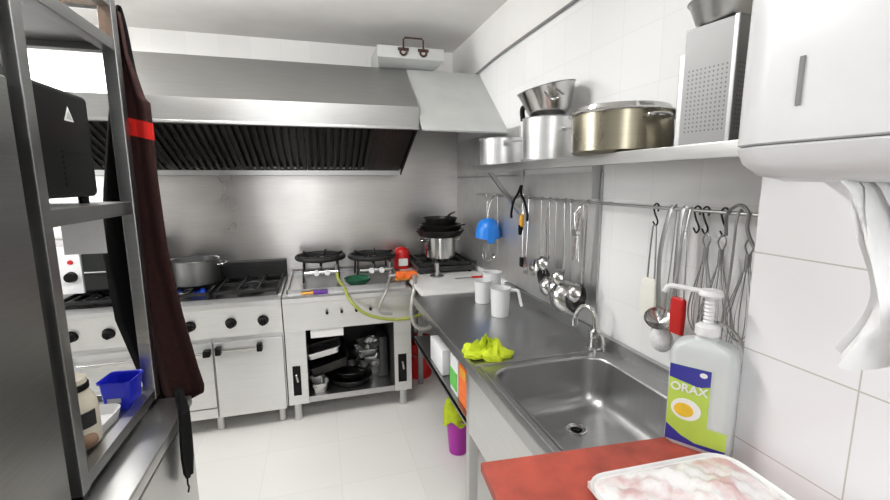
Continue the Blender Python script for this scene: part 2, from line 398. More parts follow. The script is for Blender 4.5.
# old ballast box on top of the hood
t = thing('ballast_box', 'old cream metal box with rusty handle on top of the extractor hood', 'box', (0.6, 2.97, 2.285))
bm = nb(); loft(bm, [[Vector(p) for p in ((0.425, 2.98, 2.287), (0.79, 2.98, 2.287), (0.79, 3.2, 2.287), (0.425, 3.2, 2.287))],
                     [Vector(p) for p in ((0.405, 2.88, 2.33), (0.84, 2.88, 2.33), (0.84, 3.2, 2.33), (0.405, 3.2, 2.33))],
                     [Vector(p) for p in ((0.405, 2.88, 2.40), (0.84, 2.88, 2.40), (0.84, 3.2, 2.40), (0.405, 3.2, 2.40))]])
obj('housing', bm, M['galv'], t)
bm = tube(nb(), [(0.57, 2.875, 2.375), (0.57, 2.872, 2.44), (0.58, 2.872, 2.452), (0.69, 2.872, 2.452), (0.70, 2.872, 2.44), (0.70, 2.875, 2.375)], 0.0055, smooth=False)
obj('handle', bm, M['rust'], t)
for x in (0.57, 0.70):
    bm = torus(nb(), (x, 2.874, 2.368), 0.02, 0.007, 20, 8, RX(PI/2)); box(bm, x-0.035, x+0.035, 2.873, 2.881, 2.375, 2.392)
    obj('rusty_ring', bm, M['rust'], t)

# ------------------------------------------------------------------ ceiling lamps out of view; tube lamp and rear lamp added for their light
M['tube'] = emit('added_lamp_tube', (1.0, 0.99, 0.97), ADDED_LAMP)
t = thing('ceiling_lamp', 'added two tube ceiling lamp, unseen, lighting the ceiling and back wall', 'ceiling lamp', (-0.35, 1.60, 2.40))  # unseen lamp added to brighten the ceiling and back wall
obj('housing', B(-1.02, 0.32, 1.58, 1.62, 2.43, 2.465, 0.006), M['white'], t)
for x in (-0.9, 0.2): obj('hanger', B(x-0.01, x+0.01, 1.59, 1.61, 2.464, ZC), M['white'], t)
for y in (1.54, 1.66): obj('tube', cyl(nb(), (-0.95, y, 2.425), (0.25, y, 2.425), 0.013, n=12), M['tube'], t)
tag(obj('ceiling_lamp', B(-1.98, -1.08, 2.69, 2.97, 2.48, ZC, 0.01), M['white']), 'white ceiling lamp over the left end of the stoves', 'ceiling lamp')
tag(obj('ceiling_lamp', B(-0.6, 0.8, -0.9, -0.5, 2.49, ZC, 0.01), M['white']), 'added ceiling lamp behind the viewer, unseen, lighting the pillar', 'ceiling lamp')  # unseen housing for the added rear light

# ------------------------------------------------------------------ six burner range (left)
YF = 2.78
t = thing('gas_range', 'long steel six burner gas range on the left with oven doors', 'stove', (-0.85, 3.1, 0))
X0, X1 = -1.45, -0.247
bm = B(X0, X1, YF+0.02, 3.42, 0.12, 0.82)
obj('body', bm, M['range'], t)
bm = nb(); loft(bm, [[Vector((x, y, z)) for y, z in ((YF, 0.625), (YF-0.03, 0.80), (YF-0.04, 0.815), (YF-0.04, 0.845), (YF-0.02, 0.855), (YF+0.04, 0.855), (YF+0.04, 0.625))] for x in (X0, X1)])
obj('control_panel', bm, M['range'], t, ang=25)
obj('cooktop', B(X0+0.02, X1-0.02, YF+0.04, 3.40, 0.82, 0.845), M['enamel'], t)
for x in (X0, X1-0.02): obj('side_rim', B(x, x+0.02, YF+0.04, 3.42, 0.8, 0.86), M['range'], t)
bm = B(X0, X1, 3.36, 3.43, 0.84, 0.985, 0.008)
for i in range(12):
    xx = X0+0.05+i*0.098; box(bm, xx, xx+0.07, 3.355, 3.362, 0.93, 0.955)
obj('flue_riser', bm, M['iron'], t)
for i, x in enumerate((-1.25, -0.85, -0.45)):
    bm = nb()
    for yy in (2.86, 3.09, 3.33): box(bm, x-0.185, x+0.185, yy-0.008, yy+0.008, 0.872, 0.89)
    for xx in (x-0.18, x+0.18, x-0.06, x+0.06): box(bm, xx-0.007, xx+0.007, 2.85, 3.34, 0.872, 0.89)
    for yy in (2.975, 3.21):
        for a in range(4):
            an = PI/4+a*PI/2; p = Vector((x+0.03*math.cos(an), yy+0.03*math.sin(an), 0.883)); q = Vector((x+0.12*math.cos(an), yy+0.11*math.sin(an), 0.883))
            tube(bm, [p, q], 0.006, 6, smooth=False)
    for xx in (x-0.18, x+0.18):
        for yy in (2.86, 3.33): box(bm, xx-0.008, xx+0.008, yy-0.008, yy+0.008, 0.845, 0.88)
    obj('pan_support', bm, M['iron'], t)
    for yy in (2.975, 3.21):
        bm = lathe(nb(), [(0.06, 0.845), (0.06, 0.858), (0.045, 0.862), (0.045, 0.868), (0.03, 0.872), (0.0, 0.873)], 24, (x, yy, 0), cap0=True)
        obj('burner', bm, M['steel_dark'] if (i+int(yy > 3)) % 2 else M['iron'], t)
bm = nb()
for a in range(16):
    an = 2*PI*a/16; lathe(bm, [(0.007, 0), (0.008, 0.008), (0.004, 0.016), (0.0, 0.022)], 8, (-0.85+0.075*math.cos(an), 3.21+0.075*math.sin(an), 0.866), cap0=True)
obj('burner_flame', bm, M['flame'], t, label='blue gas flame under the saucepan')
def knob(x, z, r=0.026, par=None):
    bm = nb(); q = RX(PI/2+0.17)
    lathe(bm, [(r*1.25, 0.0), (r*1.25, 0.006), (r, 0.008), (r*0.92, 0.032), (r*0.8, 0.035), (0, 0.036)], 20, (x, YF-0.012, z), q, cap0=True)
    box(bm, -0.004, 0.004, -r*0.8, r*0.8, 0.034, 0.042, mat=T(x, YF-0.012, z) @ q)
    o = obj('knob', bm, M['black'], par)
    bm = lathe(nb(), [(r*1.45, 0.0), (r*1.5, 0.002), (r*1.3, 0.004)], 20, (x, YF-0.0125, z), q, True, True)
    return o
for x in (-1.335, -1.161, -0.96, -0.755, -0.536, -0.356): knob(x, 0.718, 0.026, t)
# oven door (left) with kick panel, cupboard door (right)
d = obj('oven_door', B(-1.43, -0.652, YF-0.012, YF+0.02, 0.185, 0.60, 0.006), M['range'], t)
bm = tube(nb(), [(-1.36, YF-0.05, 0.548), (-0.69, YF-0.05, 0.548)], 0.012, 12, smooth=False)
obj('handle', bm, M['steel_pol'], d)
for x in (-1.38, -0.675):
    obj('handle_mount', B(x-0.02, x+0.02, YF-0.065, YF-0.012, 0.53, 0.568, 0.006), M['black'], d)
obj('kick_panel', B(-1.43, -0.652, YF-0.006, YF+0.02, 0.115, 0.178, 0.003), M['range'], t)
d = obj('cupboard_door', B(-0.642, -0.252, YF-0.012, YF+0.02, 0.115, 0.60, 0.006), M['range'], t)
bm = B(-0.60, -0.395, YF-0.042, YF-0.012, 0.545, 0.562, 0.005)
obj('handle', bm, M['steel_pol'], d)
for x in (-0.615, -0.385):
    obj('handle_mount', B(x-0.016, x+0.016, YF-0.055, YF-0.012, 0.53, 0.58, 0.006), M['black'], d)
for x in (-1.40, -0.66, -0.29):
    for y in (2.86, 3.34):
        bm = lathe(nb(), [(0.026, 0.0), (0.028, 0.02), (0.024, 0.03), (0.024, 0.12)], 16, (x, y, 0), cap0=True, cap1=True)
        obj('leg', bm, M['steel'], t)

# saucepan over the flame
t = thing('saucepan', 'dull aluminium saucepan over a blue flame on the left stove', 'pot', (-0.80, 3.16, 0.892))
bm = lathe(nb(), [(0, 0), (0.135, 0), (0.145, 0.008), (0.148, 0.155), (0.152, 0.16), (0.149, 0.164), (0.143, 0.158), (0.138, 0.012), (0, 0.008)], 40)
obj('pan', bm, M['steel_dark'], t, local=True)
for s in (-1, 1):
    bm = tube(nb(), [(s*0.145, -0.045, 0.125), (s*0.185, -0.035, 0.13), (s*0.185, 0.035, 0.13), (s*0.145, 0.045, 0.125)], 0.006)
    obj('handle', bm, M['steel_pol'], t, local=True)

# white tabletop oven at the far left of the range
t = thing('tabletop_oven', 'white fronted tabletop oven at the far left end of the stove', 'oven', (-1.45, 3.15, 0.89))
obj('body', B(-1.85, -1.06, 3.02, 3.35, 0.905, 1.19, 0.01), M['enamel'], t)
obj('control_panel', B(-1.62, -1.352, 2.995, 3.022, 0.905, 1.19, 0.006), M['white'], t, label='white control panel')
obj('door', B(-1.345, -1.07, 3.0, 3.022, 0.92, 1.18, 0.004), M['gdark'], t)
obj('door_handle', tube(nb(), [(-1.335, 2.985, 1.03), (-1.08, 2.985, 1.03)], 0.006, 8, smooth=False), M['steel_dark'], t)
obj('knob', lathe(nb(), [(0.032, 0), (0.027, 0.03), (0, 0.031)], 20, (-1.405, 2.995, 1.008), RX(PI/2), cap0=True), M['black'], t)
obj('indicator', lathe(nb(), [(0.014, 0), (0.012, 0.008), (0, 0.009)], 14, (-1.402, 2.995, 1.095), RX(PI/2), cap0=True), M['red'], t)
for x in (-1.8, -1.1):
    for y in (3.05, 3.32): obj('foot', B(x-0.015, x+0.015, y-0.012, y+0.012, 0.889, 0.907), M['black'], t)

# ------------------------------------------------------------------ open fronted range base (right)
t = thing('range_base', 'steel range with open cupboard of pans and two black side panels', 'stove', (0.165, 3.1, 0))
X0, X1 = -0.240, 0.568
bm = B(X0, X0+0.125, YF, 3.42, 0.125, 0.62, 0.003)
obj('side_column', bm, M['range'], t)
obj('side_column', B(X1-0.118, X1, YF, 3.42, 0.125, 0.62, 0.003), M['range'], t)
bm = B(X0+0.12, X1-0.115, YF+0.01, 3.42, 0.125, 0.165, 0.003)
obj('bottom_shelf', bm, M['steel_top'], t)
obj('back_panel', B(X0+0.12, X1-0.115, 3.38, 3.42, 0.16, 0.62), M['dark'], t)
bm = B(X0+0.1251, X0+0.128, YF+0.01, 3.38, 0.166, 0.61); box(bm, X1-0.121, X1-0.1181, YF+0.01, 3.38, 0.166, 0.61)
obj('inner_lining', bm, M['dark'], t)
bm = nb(); loft(bm, [[Vector((x, y, z)) for y, z in ((YF, 0.62), (YF-0.03, 0.80), (YF-0.04, 0.815), (YF-0.04, 0.842), (YF-0.02, 0.852), (YF+0.04, 0.852), (YF+0.04, 0.62))] for x in (X0, X1)])
obj('control_panel', bm, M['range'], t, ang=25)
obj('worktop', B(X0, X1, YF+0.04, 3.43, 0.62, 0.85), M['range'], t)
for x0, x1 in ((-0.207, -0.158), (0.474, 0.532)):
    bm = B(x0, x1, YF-0.004, YF+0.01, 0.19, 0.39, 0.002)
    p = obj('recess_panel', bm, M['black'], t, label='black recessed valve panel')
    bm = tube(nb(), [((x0+x1)/2, YF-0.006, 0.34), ((x0+x1)/2, YF-0.022, 0.33), ((x0+x1)/2+0.006, YF-0.022, 0.29)], 0.006)
    obj('valve_lever', bm, M['steel_pol'], p)
for x in (0.023, 0.113, 0.205, 0.296):
    bm = cyl(nb(), (x, YF-0.018, 0.73), (x, YF-0.045, 0.733), 0.010, 0.008, 12)
    obj('valve_stem', bm, M['black'], t)
obj('shelf_card', B(-0.085, 0.12, YF+0.012, YF+0.016, 0.56, 0.618), M['whitetop'], t, label='pale card hanging at the top of the opening')
for x in (X0+0.05, X1-0.055):
    for y in (2.84, 3.36):
        bm = lathe(nb(), [(0.030, 0.0), (0.032, 0.02), (0.027, 0.035), (0.027, 0.128)], 16, (x, y, 0), cap0=True, cap1=True)
        obj('leg', bm, M['steel'], t)
# drip tray plate on top
t2 = thing('drip_tray', 'shallow polished steel tray under the two ring burners', 'tray', (0.165, 3.1, 0.852))
bm = B(-0.215, 0.548, 2.80, 3.40, 0.852, 0.858)
for a in ((-0.215, 0.548, 2.80, 2.808), (-0.215, 0.548, 3.392, 3.40), (-0.215, -0.207, 2.80, 3.40), (0.54, 0.548, 2.80, 3.40)): box(bm, a[0], a[1], a[2], a[3], 0.858, 0.885)
obj('pan', bm, M['steel_top'], t2)

def ring_burner(x, y, zb, zt, label, R=0.155):
    t = thing('ring_burner', label, 'gas burner', (x, y, zb))
    h = zt-zb
    bm = torus(nb(), (0, 0, h-0.014), R, 0.018, 36, 10)
    torus(bm, (0, 0, h-0.02), R*0.62, 0.009, 30, 8)
    for a in range(6):
        an = 2*PI*a/6+0.3; tube(bm, [(R*0.25*math.cos(an), R*0.25*math.sin(an), h-0.012), (R*1.03*math.cos(an), R*1.03*math.sin(an), h+0.008)], 0.008, 6, smooth=False)
    obj('trivet', bm, M['iron'], t, local=True)
    bm = lathe(nb(), [(0.02, h-0.06), (0.09, h-0.045), (0.09, h-0.03), (0.05, h-0.025), (0, h-0.025)], 24, cap0=True)
    obj('burner_head', bm, M['iron'], t, local=True)
    for a in range(4):
        an = PI/4+PI/2*a
        bm = tube(nb(), [(R*math.cos(an), R*math.sin(an), h-0.01), (R*1.08*math.cos(an), R*1.08*math.sin(an), 0.006)], 0.007, 6, smooth=False)
        obj('leg', bm, M['iron'], t, local=True)
    bm = tube(nb(), [(-0.11, -R-0.03, h*0.5), (0.11, -R-0.03, h*0.5)], 0.02, 10, smooth=False)
    tube(bm, [(0, -R-0.03, h*0.5), (0, -0.05, h-0.05)], 0.011, 8, smooth=False)
    obj('gas_manifold', bm, M['steel_pol'], t, local=True)
    for xx in (-0.03, 0.04):
        bm = lathe(nb(), [(0.02, 0), (0.017, 0.022), (0, 0.023)], 16, (xx, -R-0.046, h*0.5), RX(PI/2), cap0=True)
        obj('tap_knob', bm, M['white'], t, local=True, label='white tap knob')
    bm = cyl(nb(), (0.10, -R-0.03, h*0.5-0.01), (0.10, -R-0.03, h*0.5+0.05), 0.012)
    obj('valve', bm, M['steel_dark'], t, local=True)
    return t
ring_burner(0.0, 3.17, 0.858, 1.04, 'black ring burner on the steel tray, left one with a lime hose', 0.158)
ring_burner(0.365, 3.17, 0.858, 1.03, 'black ring burner on the steel tray, right one with a grey hose', 0.158)

# hoses
tag(obj('gas_hose', tube(nb(), [(0.10, 2.975, 0.945), (0.11, 2.93, 0.90), (0.14, 2.80, 0.87), (0.17, 2.70, 0.81), (0.26, 2.695, 0.72), (0.40, 2.695, 0.672), (0.53, 2.695, 0.665), (0.68, 2.72, 0.69), (0.80, 2.75, 0.72)], 0.011, 10), M['limeh']), 'lime yellow gas hose drooping across the front of the range', 'hose')
tag(obj('gas_hose', tube(nb(), [(0.465, 2.975, 0.93), (0.465, 2.93, 0.905), (0.43, 2.81, 0.90), (0.395, 2.70, 0.86), (0.36, 2.69, 0.79), (0.345, 2.70, 0.745), (0.36, 2.70, 0.715), (0.43, 2.71, 0.70)], 0.009, 10), M['greyh']), 'thin grey gas hose hanging from the right ring burner', 'hose')
tag(obj('gas_hose', tube(nb(), [(0.60, 2.78, 0.915), (0.58, 2.70, 0.88), (0.555, 2.66, 0.80), (0.545, 2.64, 0.70), (0.57, 2.63, 0.63), (0.63, 2.63, 0.605), (0.70, 2.64, 0.63), (0.74, 2.66, 0.70)], 0.014, 10), M['greyh']), 'thick grey hose looping down from the orange gas regulator', 'hose')
# orange regulator
t = thing('gas_regulator', 'orange gas regulator with brass fittings beside the right ring burner', 'regulator', (0.53, 2.87, 0.885))
obj('body', B(0.485, 0.63, 2.84, 2.90, 0.90, 0.945, 0.012), M['orange'], t)
for x in (0.51, 0.56):
    obj('dial', cyl(nb(), (x, 2.845, 0.92), (x, 2.815, 0.92), 0.018), M['orange'], t)
bm = cyl(nb(), (0.60, 2.84, 0.91), (0.60, 2.77, 0.905), 0.02, 0.016); cyl(bm, (0.44, 2.87, 0.92), (0.49, 2.87, 0.92), 0.012)
obj('fitting', bm, M['alu'], t)
obj('foot_bar', B(0.48, 0.64, 2.85, 2.89, 0.885, 0.902, 0.003), M['yellow'], t)
# red gas lighter box
t = thing('red_canister', 'red round tin with white label behind the right ring burner', 'tin', (0.60, 3.25, 0.84))
obj('tin', lathe(nb(), [(0, 0), (0.06, 0), (0.062, 0.01), (0.062, 0.12), (0.05, 0.15), (0.025, 0.165), (0, 0.167)], 24, (0.60, 3.25, 0.89)), M['red'], t)
obj('paper_label', B(0.565, 0.635, 3.183, 3.187, 0.92, 0.975), M['lab_white'], t, label='white label')
# purple lighter
t = thing('stick_lighter', 'purple and white stick lighter lying on the front edge of the range', 'lighter', (-0.05, 2.775, 0.853))
obj('grip', B(-0.055, 0.035, 2.765, 2.787, 0.853, 0.874, 0.006), M['violet'], t)
obj('nozzle', cyl(nb(), (-0.055, 2.776, 0.863), (-0.13, 2.774, 0.862), 0.009, 0.006), M['yellow'], t, label='pale yellow tip')
# green glass dish
bm = lathe(nb(), [(0, 0.0), (0.05, 0), (0.085, 0.03), (0.09, 0.05), (0.084, 0.048), (0.05, 0.01), (0, 0.008)], 28, (0.235, 2.93, 0.858))
single('glass_dish', bm, M['green'], 'green glass dish on the steel tray between the ring burners', 'dish')

# ---- pans in the open cupboard
def frying_pan(loc, rz, R, label, tilt=None, h=0.045):
    t = thing('frying_pan', label, 'pan', loc, rz, None)
    if tilt: t.rotation_euler = (tilt[0], tilt[1], rz)
    bm = lathe(nb(), [(0, 0), (R*0.78, 0), (R*0.84, 0.006), (R, h), (R*0.985, h+0.002), (R*0.82, 0.009), (0, 0.005)], 36)
    obj('pan', bm, M['panblk'], t, local=True)
    bm = tube(nb(), [(R*0.95, 0, h-0.01), (R*1.2, 0, h+0.01), (R*1.8, 0, h+0.025)], (0.006, 0.012), 8, flat=(0, 0, 1))
    obj('handle', bm, M['panblk'], t, local=True)
    return t
frying_pan((0.165, 2.96, 0.166), 2.4, 0.15, 'black frying pan at the bottom of the open cupboard, lower of two')
frying_pan((0.175, 2.97, 0.212), 0.9, 0.125, 'smaller black frying pan nested on top in the open cupboard')
def tray(loc, rot, sx, sy, h, mat, name, label):
    t = thing(name, label, 'tray', loc); t.rotation_euler = rot
    bm = nb()
    loft(bm, [rrect(-sx*.46, sx*.46, -sy*.46, sy*.46, .02, 0), rrect(-sx*.5, sx*.5, -sy*.5, sy*.5, .025, h), rrect(-sx*.5-.012, sx*.5+.012, -sy*.5-.012, sy*.5+.012, .03, h),
              rrect(-sx*.5-.012, sx*.5+.012, -sy*.5-.012, sy*.5+.012, .03, h-.004), rrect(-sx*.49, sx*.49, -sy*.49, sy*.49, .024, h-.006), rrect(-sx*.455, sx*.455, -sy*.455, sy*.455, .02, .004)])
    o = obj('tray', bm, mat, t, local=True)
    return t
tray((0.02, 3.0, 0.31), (0.12, -0.24, 0.05), 0.26, 0.30, 0.07, M['panblk'], 'roasting_tin', 'large black roasting tin tilted in the middle of the open cupboard')
tray((-0.01, 2.98, 0.415), (0.08, -0.20, -0.02), 0.22, 0.28, 0.05, M['alu'], 'baking_tray', 'silver baking tray lying tilted on the black roasting tin')
tray((0.0, 3.0, 0.49), (0.05, -0.16, 0.02), 0.20, 0.27, 0.03, M['panblk'], 'baking_tray', 'dark thin baking tray topmost of the pile in the cupboard')
def foil(loc, sx, sy, h, rz, label):
    rnd = random.Random(int(loc[0]*997)); bm = nb(); loops = []
    for f, z in ((0.75, 0), (0.85, h*.5), (1, h), (1.06, h*1.02), (0.9, h*.85), (0.7, h*.15)):
        lp = rrect(-sx*.5*f, sx*.5*f, -sy*.5*f, sy*.5*f, .02, z); loops.append([p+Vector((rnd.uniform(-.006, .006), rnd.uniform(-.006, .006), rnd.uniform(-.005, .005))) for p in lp])
    loft(bm, loops); bm.transform(T(*loc) @ RZ(rz))
    single('foil_container', bm, M['foil'], label, 'container', 'foil containers in the cupboard', 15)
foil((0.30, 3.05, 0.166), 0.16, 0.14, 0.06, 0.3, 'crumpled foil container standing right of the frying pans')
foil((0.31, 3.05, 0.232), 0.17, 0.15, 0.06, -0.2, 'crumpled foil container second up in the right pile')
foil((0.29, 3.06, 0.298), 0.15, 0.14, 0.06, 0.1, 'crumpled foil container third up in the right pile')
foil((0.31, 3.05, 0.364), 0.14, 0.12, 0.05, 0.5, 'crumpled foil container topmost of the right pile')
foil((-0.05, 2.88, 0.166), 0.10, 0.14, 0.07, 0.2, 'pale foil container left of the frying pans in the cupboard')
bm = B(0.37, 0.43, 2.95, 3.2, 0.166, 0.46, 0.006)
single('oven_tray', bm, M['enamel'], 'dark upright tray at the right side of the open cupboard', 'tray')
bm = lathe(nb(), [(0, 0), (0.10, 0), (0.11, 0.02), (0.11, 0.12), (0.10, 0.14), (0, 0.145)], 28, (0.24, 3.26, 0.166))
single('stock_pot', bm, M['panblk'], 'dark pot at the back of the open cupboard', 'pot')

# ------------------------------------------------------------------ white worktop in the back corner
t = thing('white_worktop', 'white topped table in the back right corner', 'table', (0.84, 2.95, 0))
obj('table_top', B(0.575, XR-0.012, 2.435, 3.435, 0.865, 0.892, 0.003), M['whitetop'], t)
bm = B(0.60, XR-0.03, 2.47, 3.42, 0.80, 0.864); obj('table_frame', bm, M['steel_dark'], t)
for x in (0.70, XR-0.05):
    for y in (2.68 if x > 1 else 3.1, 3.40): obj('leg', B(x-0.018, x+0.018, y-0.018, y+0.018, 0, 0.80), M['steel_dark'], t)
t = thing('gas_burner', 'black twin gas burner under the blackened pan stack in the corner', 'gas burner', (0.86, 3.13, 0.892))
obj('body', B(0.66, 1.09, 2.95, 3.38, 0.905, 0.945, 0.008), M['enamel'], t)
bm = nb()
for x in (0.70, 0.80, 0.90, 1.00, 1.06): box(bm, x-0.007, x+0.007, 2.96, 3.37, 0.96, 0.978)
for y in (2.97, 3.16, 3.36): box(bm, 0.68, 1.08, y-0.007, y+0.007, 0.952, 0.972)
for x in (0.70, 1.06):
    for y in (2.98, 3.35): box(bm, x-0.008, x+0.008, y-0.008, y+0.008, 0.944, 0.965)
obj('pan_support', bm, M['iron'], t)
for x in (0.69, 1.06):
    for y in (2.98, 3.35): obj('foot', cyl(nb(), (x, y, 0.892), (x, y, 0.906), 0.014), M['black'], t)
t = thing('steel_post', 'short steel post on round base in front of the corner burner', 'post', (0.80, 2.90, 0.892))
obj('base', lathe(nb(), [(0.05, 0), (0.05, 0.006), (0.015, 0.012), (0, 0.012)], 24, (0.78, 2.88, 0.892), cap0=True), M['steel_dark'], t)
obj('post', cyl(nb(), (0.78, 2.88, 0.902), (0.78, 2.88, 0.985), 0.016), M['steel_pol'], t)
t = thing('cooking_pot', 'steel pot on the corner burner beneath black frying pans', 'pot', (0.86, 3.12, 0.979))
PZ = 0.979
obj('pot', lathe(nb(), [(0, 0), (0.11, 0), (0.115, 0.01), (0.115, 0.16), (0.12, 0.165), (0.112, 0.165), (0.108, 0.012), (0, 0.008)], 36, (0.87, 3.12, PZ)), M['steel_pol'], t)
for s in (-1, 1):
    obj('handle', tube(nb(), [(0.87+s*0.112, 3.09, PZ+0.135), (0.87+s*0.155, 3.095, PZ+0.14), (0.87+s*0.155, 3.145, PZ+0.14), (0.87+s*0.112, 3.15, PZ+0.135)], 0.006), M['steel_pol'], t)
frying_pan((0.87, 3.12, PZ+0.166), 0.5, 0.185, 'wide black frying pan resting on the corner pot, lowest of the stack', None, 0.05)
frying_pan((0.88, 3.12, PZ+0.205), 1.3, 0.165, 'black frying pan in the middle of the corner stack', None, 0.05)
frying_pan((0.875, 3.13, PZ+0.245), 0.8, 0.13, 'black frying pan on top of the corner stack', None, 0.06)
t = thing('kitchen_knife', 'small knife with red handle on the white worktop', 'knife', (1.03, 2.75, 0.892))
obj('handle', B(0.99, 1.07, 2.735, 2.752, 0.893, 0.906, 0.004), M['red'], t, label='red handle')
obj('blade', B(0.87, 0.99, 2.736, 2.751, 0.897, 0.899), M['steel_pol'], t)

# ------------------------------------------------------------------ sink unit
t = thing('sink_unit', 'stainless steel sink counter with drainer along the right wall', 'sink', (0.8, 1.3, 0))
SX0, SX1, SY0, SY1, ZT = 0.51, 1.105, 0.73, 2.43, 0.88
bx = (0.565, 1.02, 0.80, 1.37)
bm = nb()
inner = rrect(*bx, 0.085, ZT, 8)
ov = [bm.verts.new(p) for p in ((SX0, SY0, ZT), (SX1, SY0, ZT), (SX1, SY1, ZT), (SX0, SY1, ZT))]
iv = [bm.verts.new(p) for p in inner]
es = [bm.edges.new((ov[i], ov[(i+1) % 4])) for i in range(4)] + [bm.edges.new((iv[i], iv[(i+1) % len(iv)])) for i in range(len(iv))]
bmesh.ops.triangle_fill(bm, edges=es, use_beauty=True)
# skirt (front edge turned down) and underside lip
low = [bm.verts.new(Vector(v.co)-Vector((0, 0, 0.04))) for v in ov]
for i in range(4): bm.faces.new((ov[i], low[i], low[(i+1) % 4], ov[(i+1) % 4]))
box(bm, SX0-0.002, SX0+0.014, SY0, SY1, ZT-0.035, ZT+0.006, 0.004)
box(bm, SX0, SX1, 1.405, 1.425, ZT-0.002, ZT+0.006, 0.003)
box(bm, SX0+0.025, SX0+0.04, 0.76, 1.405, ZT-0.002, ZT+0.004, 0.002)
obj('worktop', bm, M['steel_top'], t, ang=30)
bm = nb()
loops = []
x0, x1, y0, y1 = bx
for ins, z, r in ((-0.006, 0.002, 0.09), (0.0, 0.001, 0.085), (0.006, -0.006, 0.08), (0.014, -0.12, 0.075), (0.022, -0.15, 0.07), (0.04, -0.172, 0.06), (0.07, -0.18, 0.05)):
    loops.append(rrect(x0+ins, x1-ins, y0+ins, y1-ins, r, ZT+z, 8))
loft(bm, loops, False, True)
bas = obj('basin', bm, M['steel_top'], t, ang=60)
bm = torus(nb(), (0.82, 1.20, ZT-0.179), 0.032, 0.005, 28, 8); lathe(bm, [(0.031, 0), (0.02, -0.004), (0, -0.004)], 24, (0.82, 1.20, ZT-0.176))
dr = obj('drain', bm, M['steel_pol'], bas)
bm = nb()
lathe(bm, [(0.013, 0), (0.0, 0.001)], 14, (0.82, 1.20, ZT-0.178))
obj('drain_hole', bm, M['black'], dr)
bm = B(SX1-0.012, SX1+0.012, PY+0.005, 1.53, ZT-0.03, ZT+0.045, 0.004)
box(bm, SX1-0.012, SX1+0.012, 1.53, SY1, ZT-0.03, ZT+0.05, 0.004)
obj('upstand', bm, M['steel_top'], t)
obj('apron', B(SX0+0.002, SX0+0.008, SY0, 1.44, 0.60, ZT-0.03), M['range'], t)
for x in (SX0+0.02, SX1-0.03):
    for y in (0.76, 1.455, SY1-0.03):
        if y > 2: x = max(x, 1.02)
        obj('leg', B(x-0.018, x+0.018, y-0.018, y+0.018, 0, ZT-0.03, 0.002), M['steel'], t)
bm = B(SX0+0.005, SX1, 1.475, SY1, 0.615, 0.635); box(bm, SX0+0.005, SX0+0.02, 1.475, SY1, 0.605, 0.638)
obj('lower_shelf', bm, M['steel_dark'], t)
# mixer tap
tp = obj('tap', lathe(nb(), [(0.03, 0), (0.03, 0.008), (0.024, 0.012), (0.021, 0.05), (0.025, 0.055), (0.025, 0.078), (0.015, 0.088), (0, 0.089)], 24, (1.04, 1.425, ZT), cap0=True), M['steel_pol'], t)
obj('spout', tube(nb(), [(1.04, 1.425, ZT+0.07), (1.04, 1.43, 0.99), (1.036, 1.438, 1.03), (1.028, 1.462, 1.048), (1.02, 1.495, 1.040), (1.015, 1.52, 1.005), (1.013, 1.528, 0.975)], 0.0095, 12), M['steel_pol'], tp)
obj('spout_tip', cyl(nb(), (1.013, 1.528, 0.948), (1.013, 1.528, 0.985), 0.013), M['steel_pol'], tp)
obj('lever', tube(nb(), [(1.04, 1.40, ZT+0.066), (1.035, 1.372, ZT+0.066), (1.03, 1.352, ZT+0.02)], (0.006, 0.012), 8), M['steel_pol'], tp)

# things on and under the sink counter
def jug(name, label, loc, R0, R1, h, handle, rz):
    t = thing(name, label, 'jug' if handle else 'beaker', loc, rz)
    bm = lathe(nb(), [(0, 0), (R0, 0), (R0+0.002, 0.004), (R1, h-0.004), (R1+0.004, h), (R1-0.002, h), (R0-0.002, 0.006), (0, 0.005)], 32)
    obj('cup', bm, M['trans'], t, local=True)
    if handle:
        obj('handle', tube(nb(), [(R1-0.002, 0, h*0.93), (R1+0.035, 0, h*0.93), (R1+0.045, 0, h*0.75), (R1+0.055, 0, h*0.45), (R1+0.06, 0, h*0.4)], (0.005, 0.008), 8, flat=(0, 1, 0)), M['trans'], t, local=True)
    return t
jug('measuring_jug', 'translucent plastic measuring jug with handle on the drainer', (0.855, 1.945, ZT+0.001), 0.042, 0.050, 0.145, True, -0.6)
jug('plastic_beaker', 'tall white plastic beaker standing behind the measuring jug', (0.945, 2.27, ZT+0.001), 0.043, 0.052, 0.155, False, 0)
jug('plastic_beaker', 'white plastic beaker leaning left of the taller beaker near the wall', (0.86, 2.20, ZT+0.001), 0.040, 0.046, 0.125, False, 0)

def cloth(name, label, loc, sx, sy, h, seed, mat, cat='cloth', ragged=0.35):
    rnd = random.Random(seed); N = 26; bm = nb(); V = []
    ph = [rnd.uniform(0, 6.28) for _ in range(12)]
    def hh(a, r):
        return h*(0.55+0.30*math.sin(3*a+ph[0]+4*r)+0.22*math.sin(5*a+ph[1]-7*r)+0.18*math.sin(9*a+ph[2]+9*r))
    rings = []
    nr = 10; na = 48
    for i in range(nr+1):
        r = i/nr; lp = []
        for k in range(na):
            a = 2*PI*k/na
            R = 1+ragged*(math.sin(2*a+ph[3])*.5+math.sin(5*a+ph[4])*.35+math.sin(11*a+ph[5])*.2)
            z = max(0.004, hh(a, r)*(1-r**2.2)+0.010*abs(math.sin(7*a+ph[6]))*r)
            lp.append(Vector((sx*.5*R*r*math.cos(a)+0.012*math.sin(9*r+ph[7]), sy*.5*R*r*math.sin(a)+0.012*math.sin(8*r+ph[8]), z+0.003)))
        rings.append(lp)
    base = [Vector((p.x, p.y, 0)) for p in rings[-1]]
    loft(bm, rings+[base], True, True)
    bm.transform(T(*loc))
    return single(name, bm, mat, label, cat, None, 75)
cloth('dish_cloth', 'crumpled lime green cloth on the front edge by the sink', (0.605, 1.50, ZT+0.007), 0.17, 0.16, 0.06, 11, M['lime'])

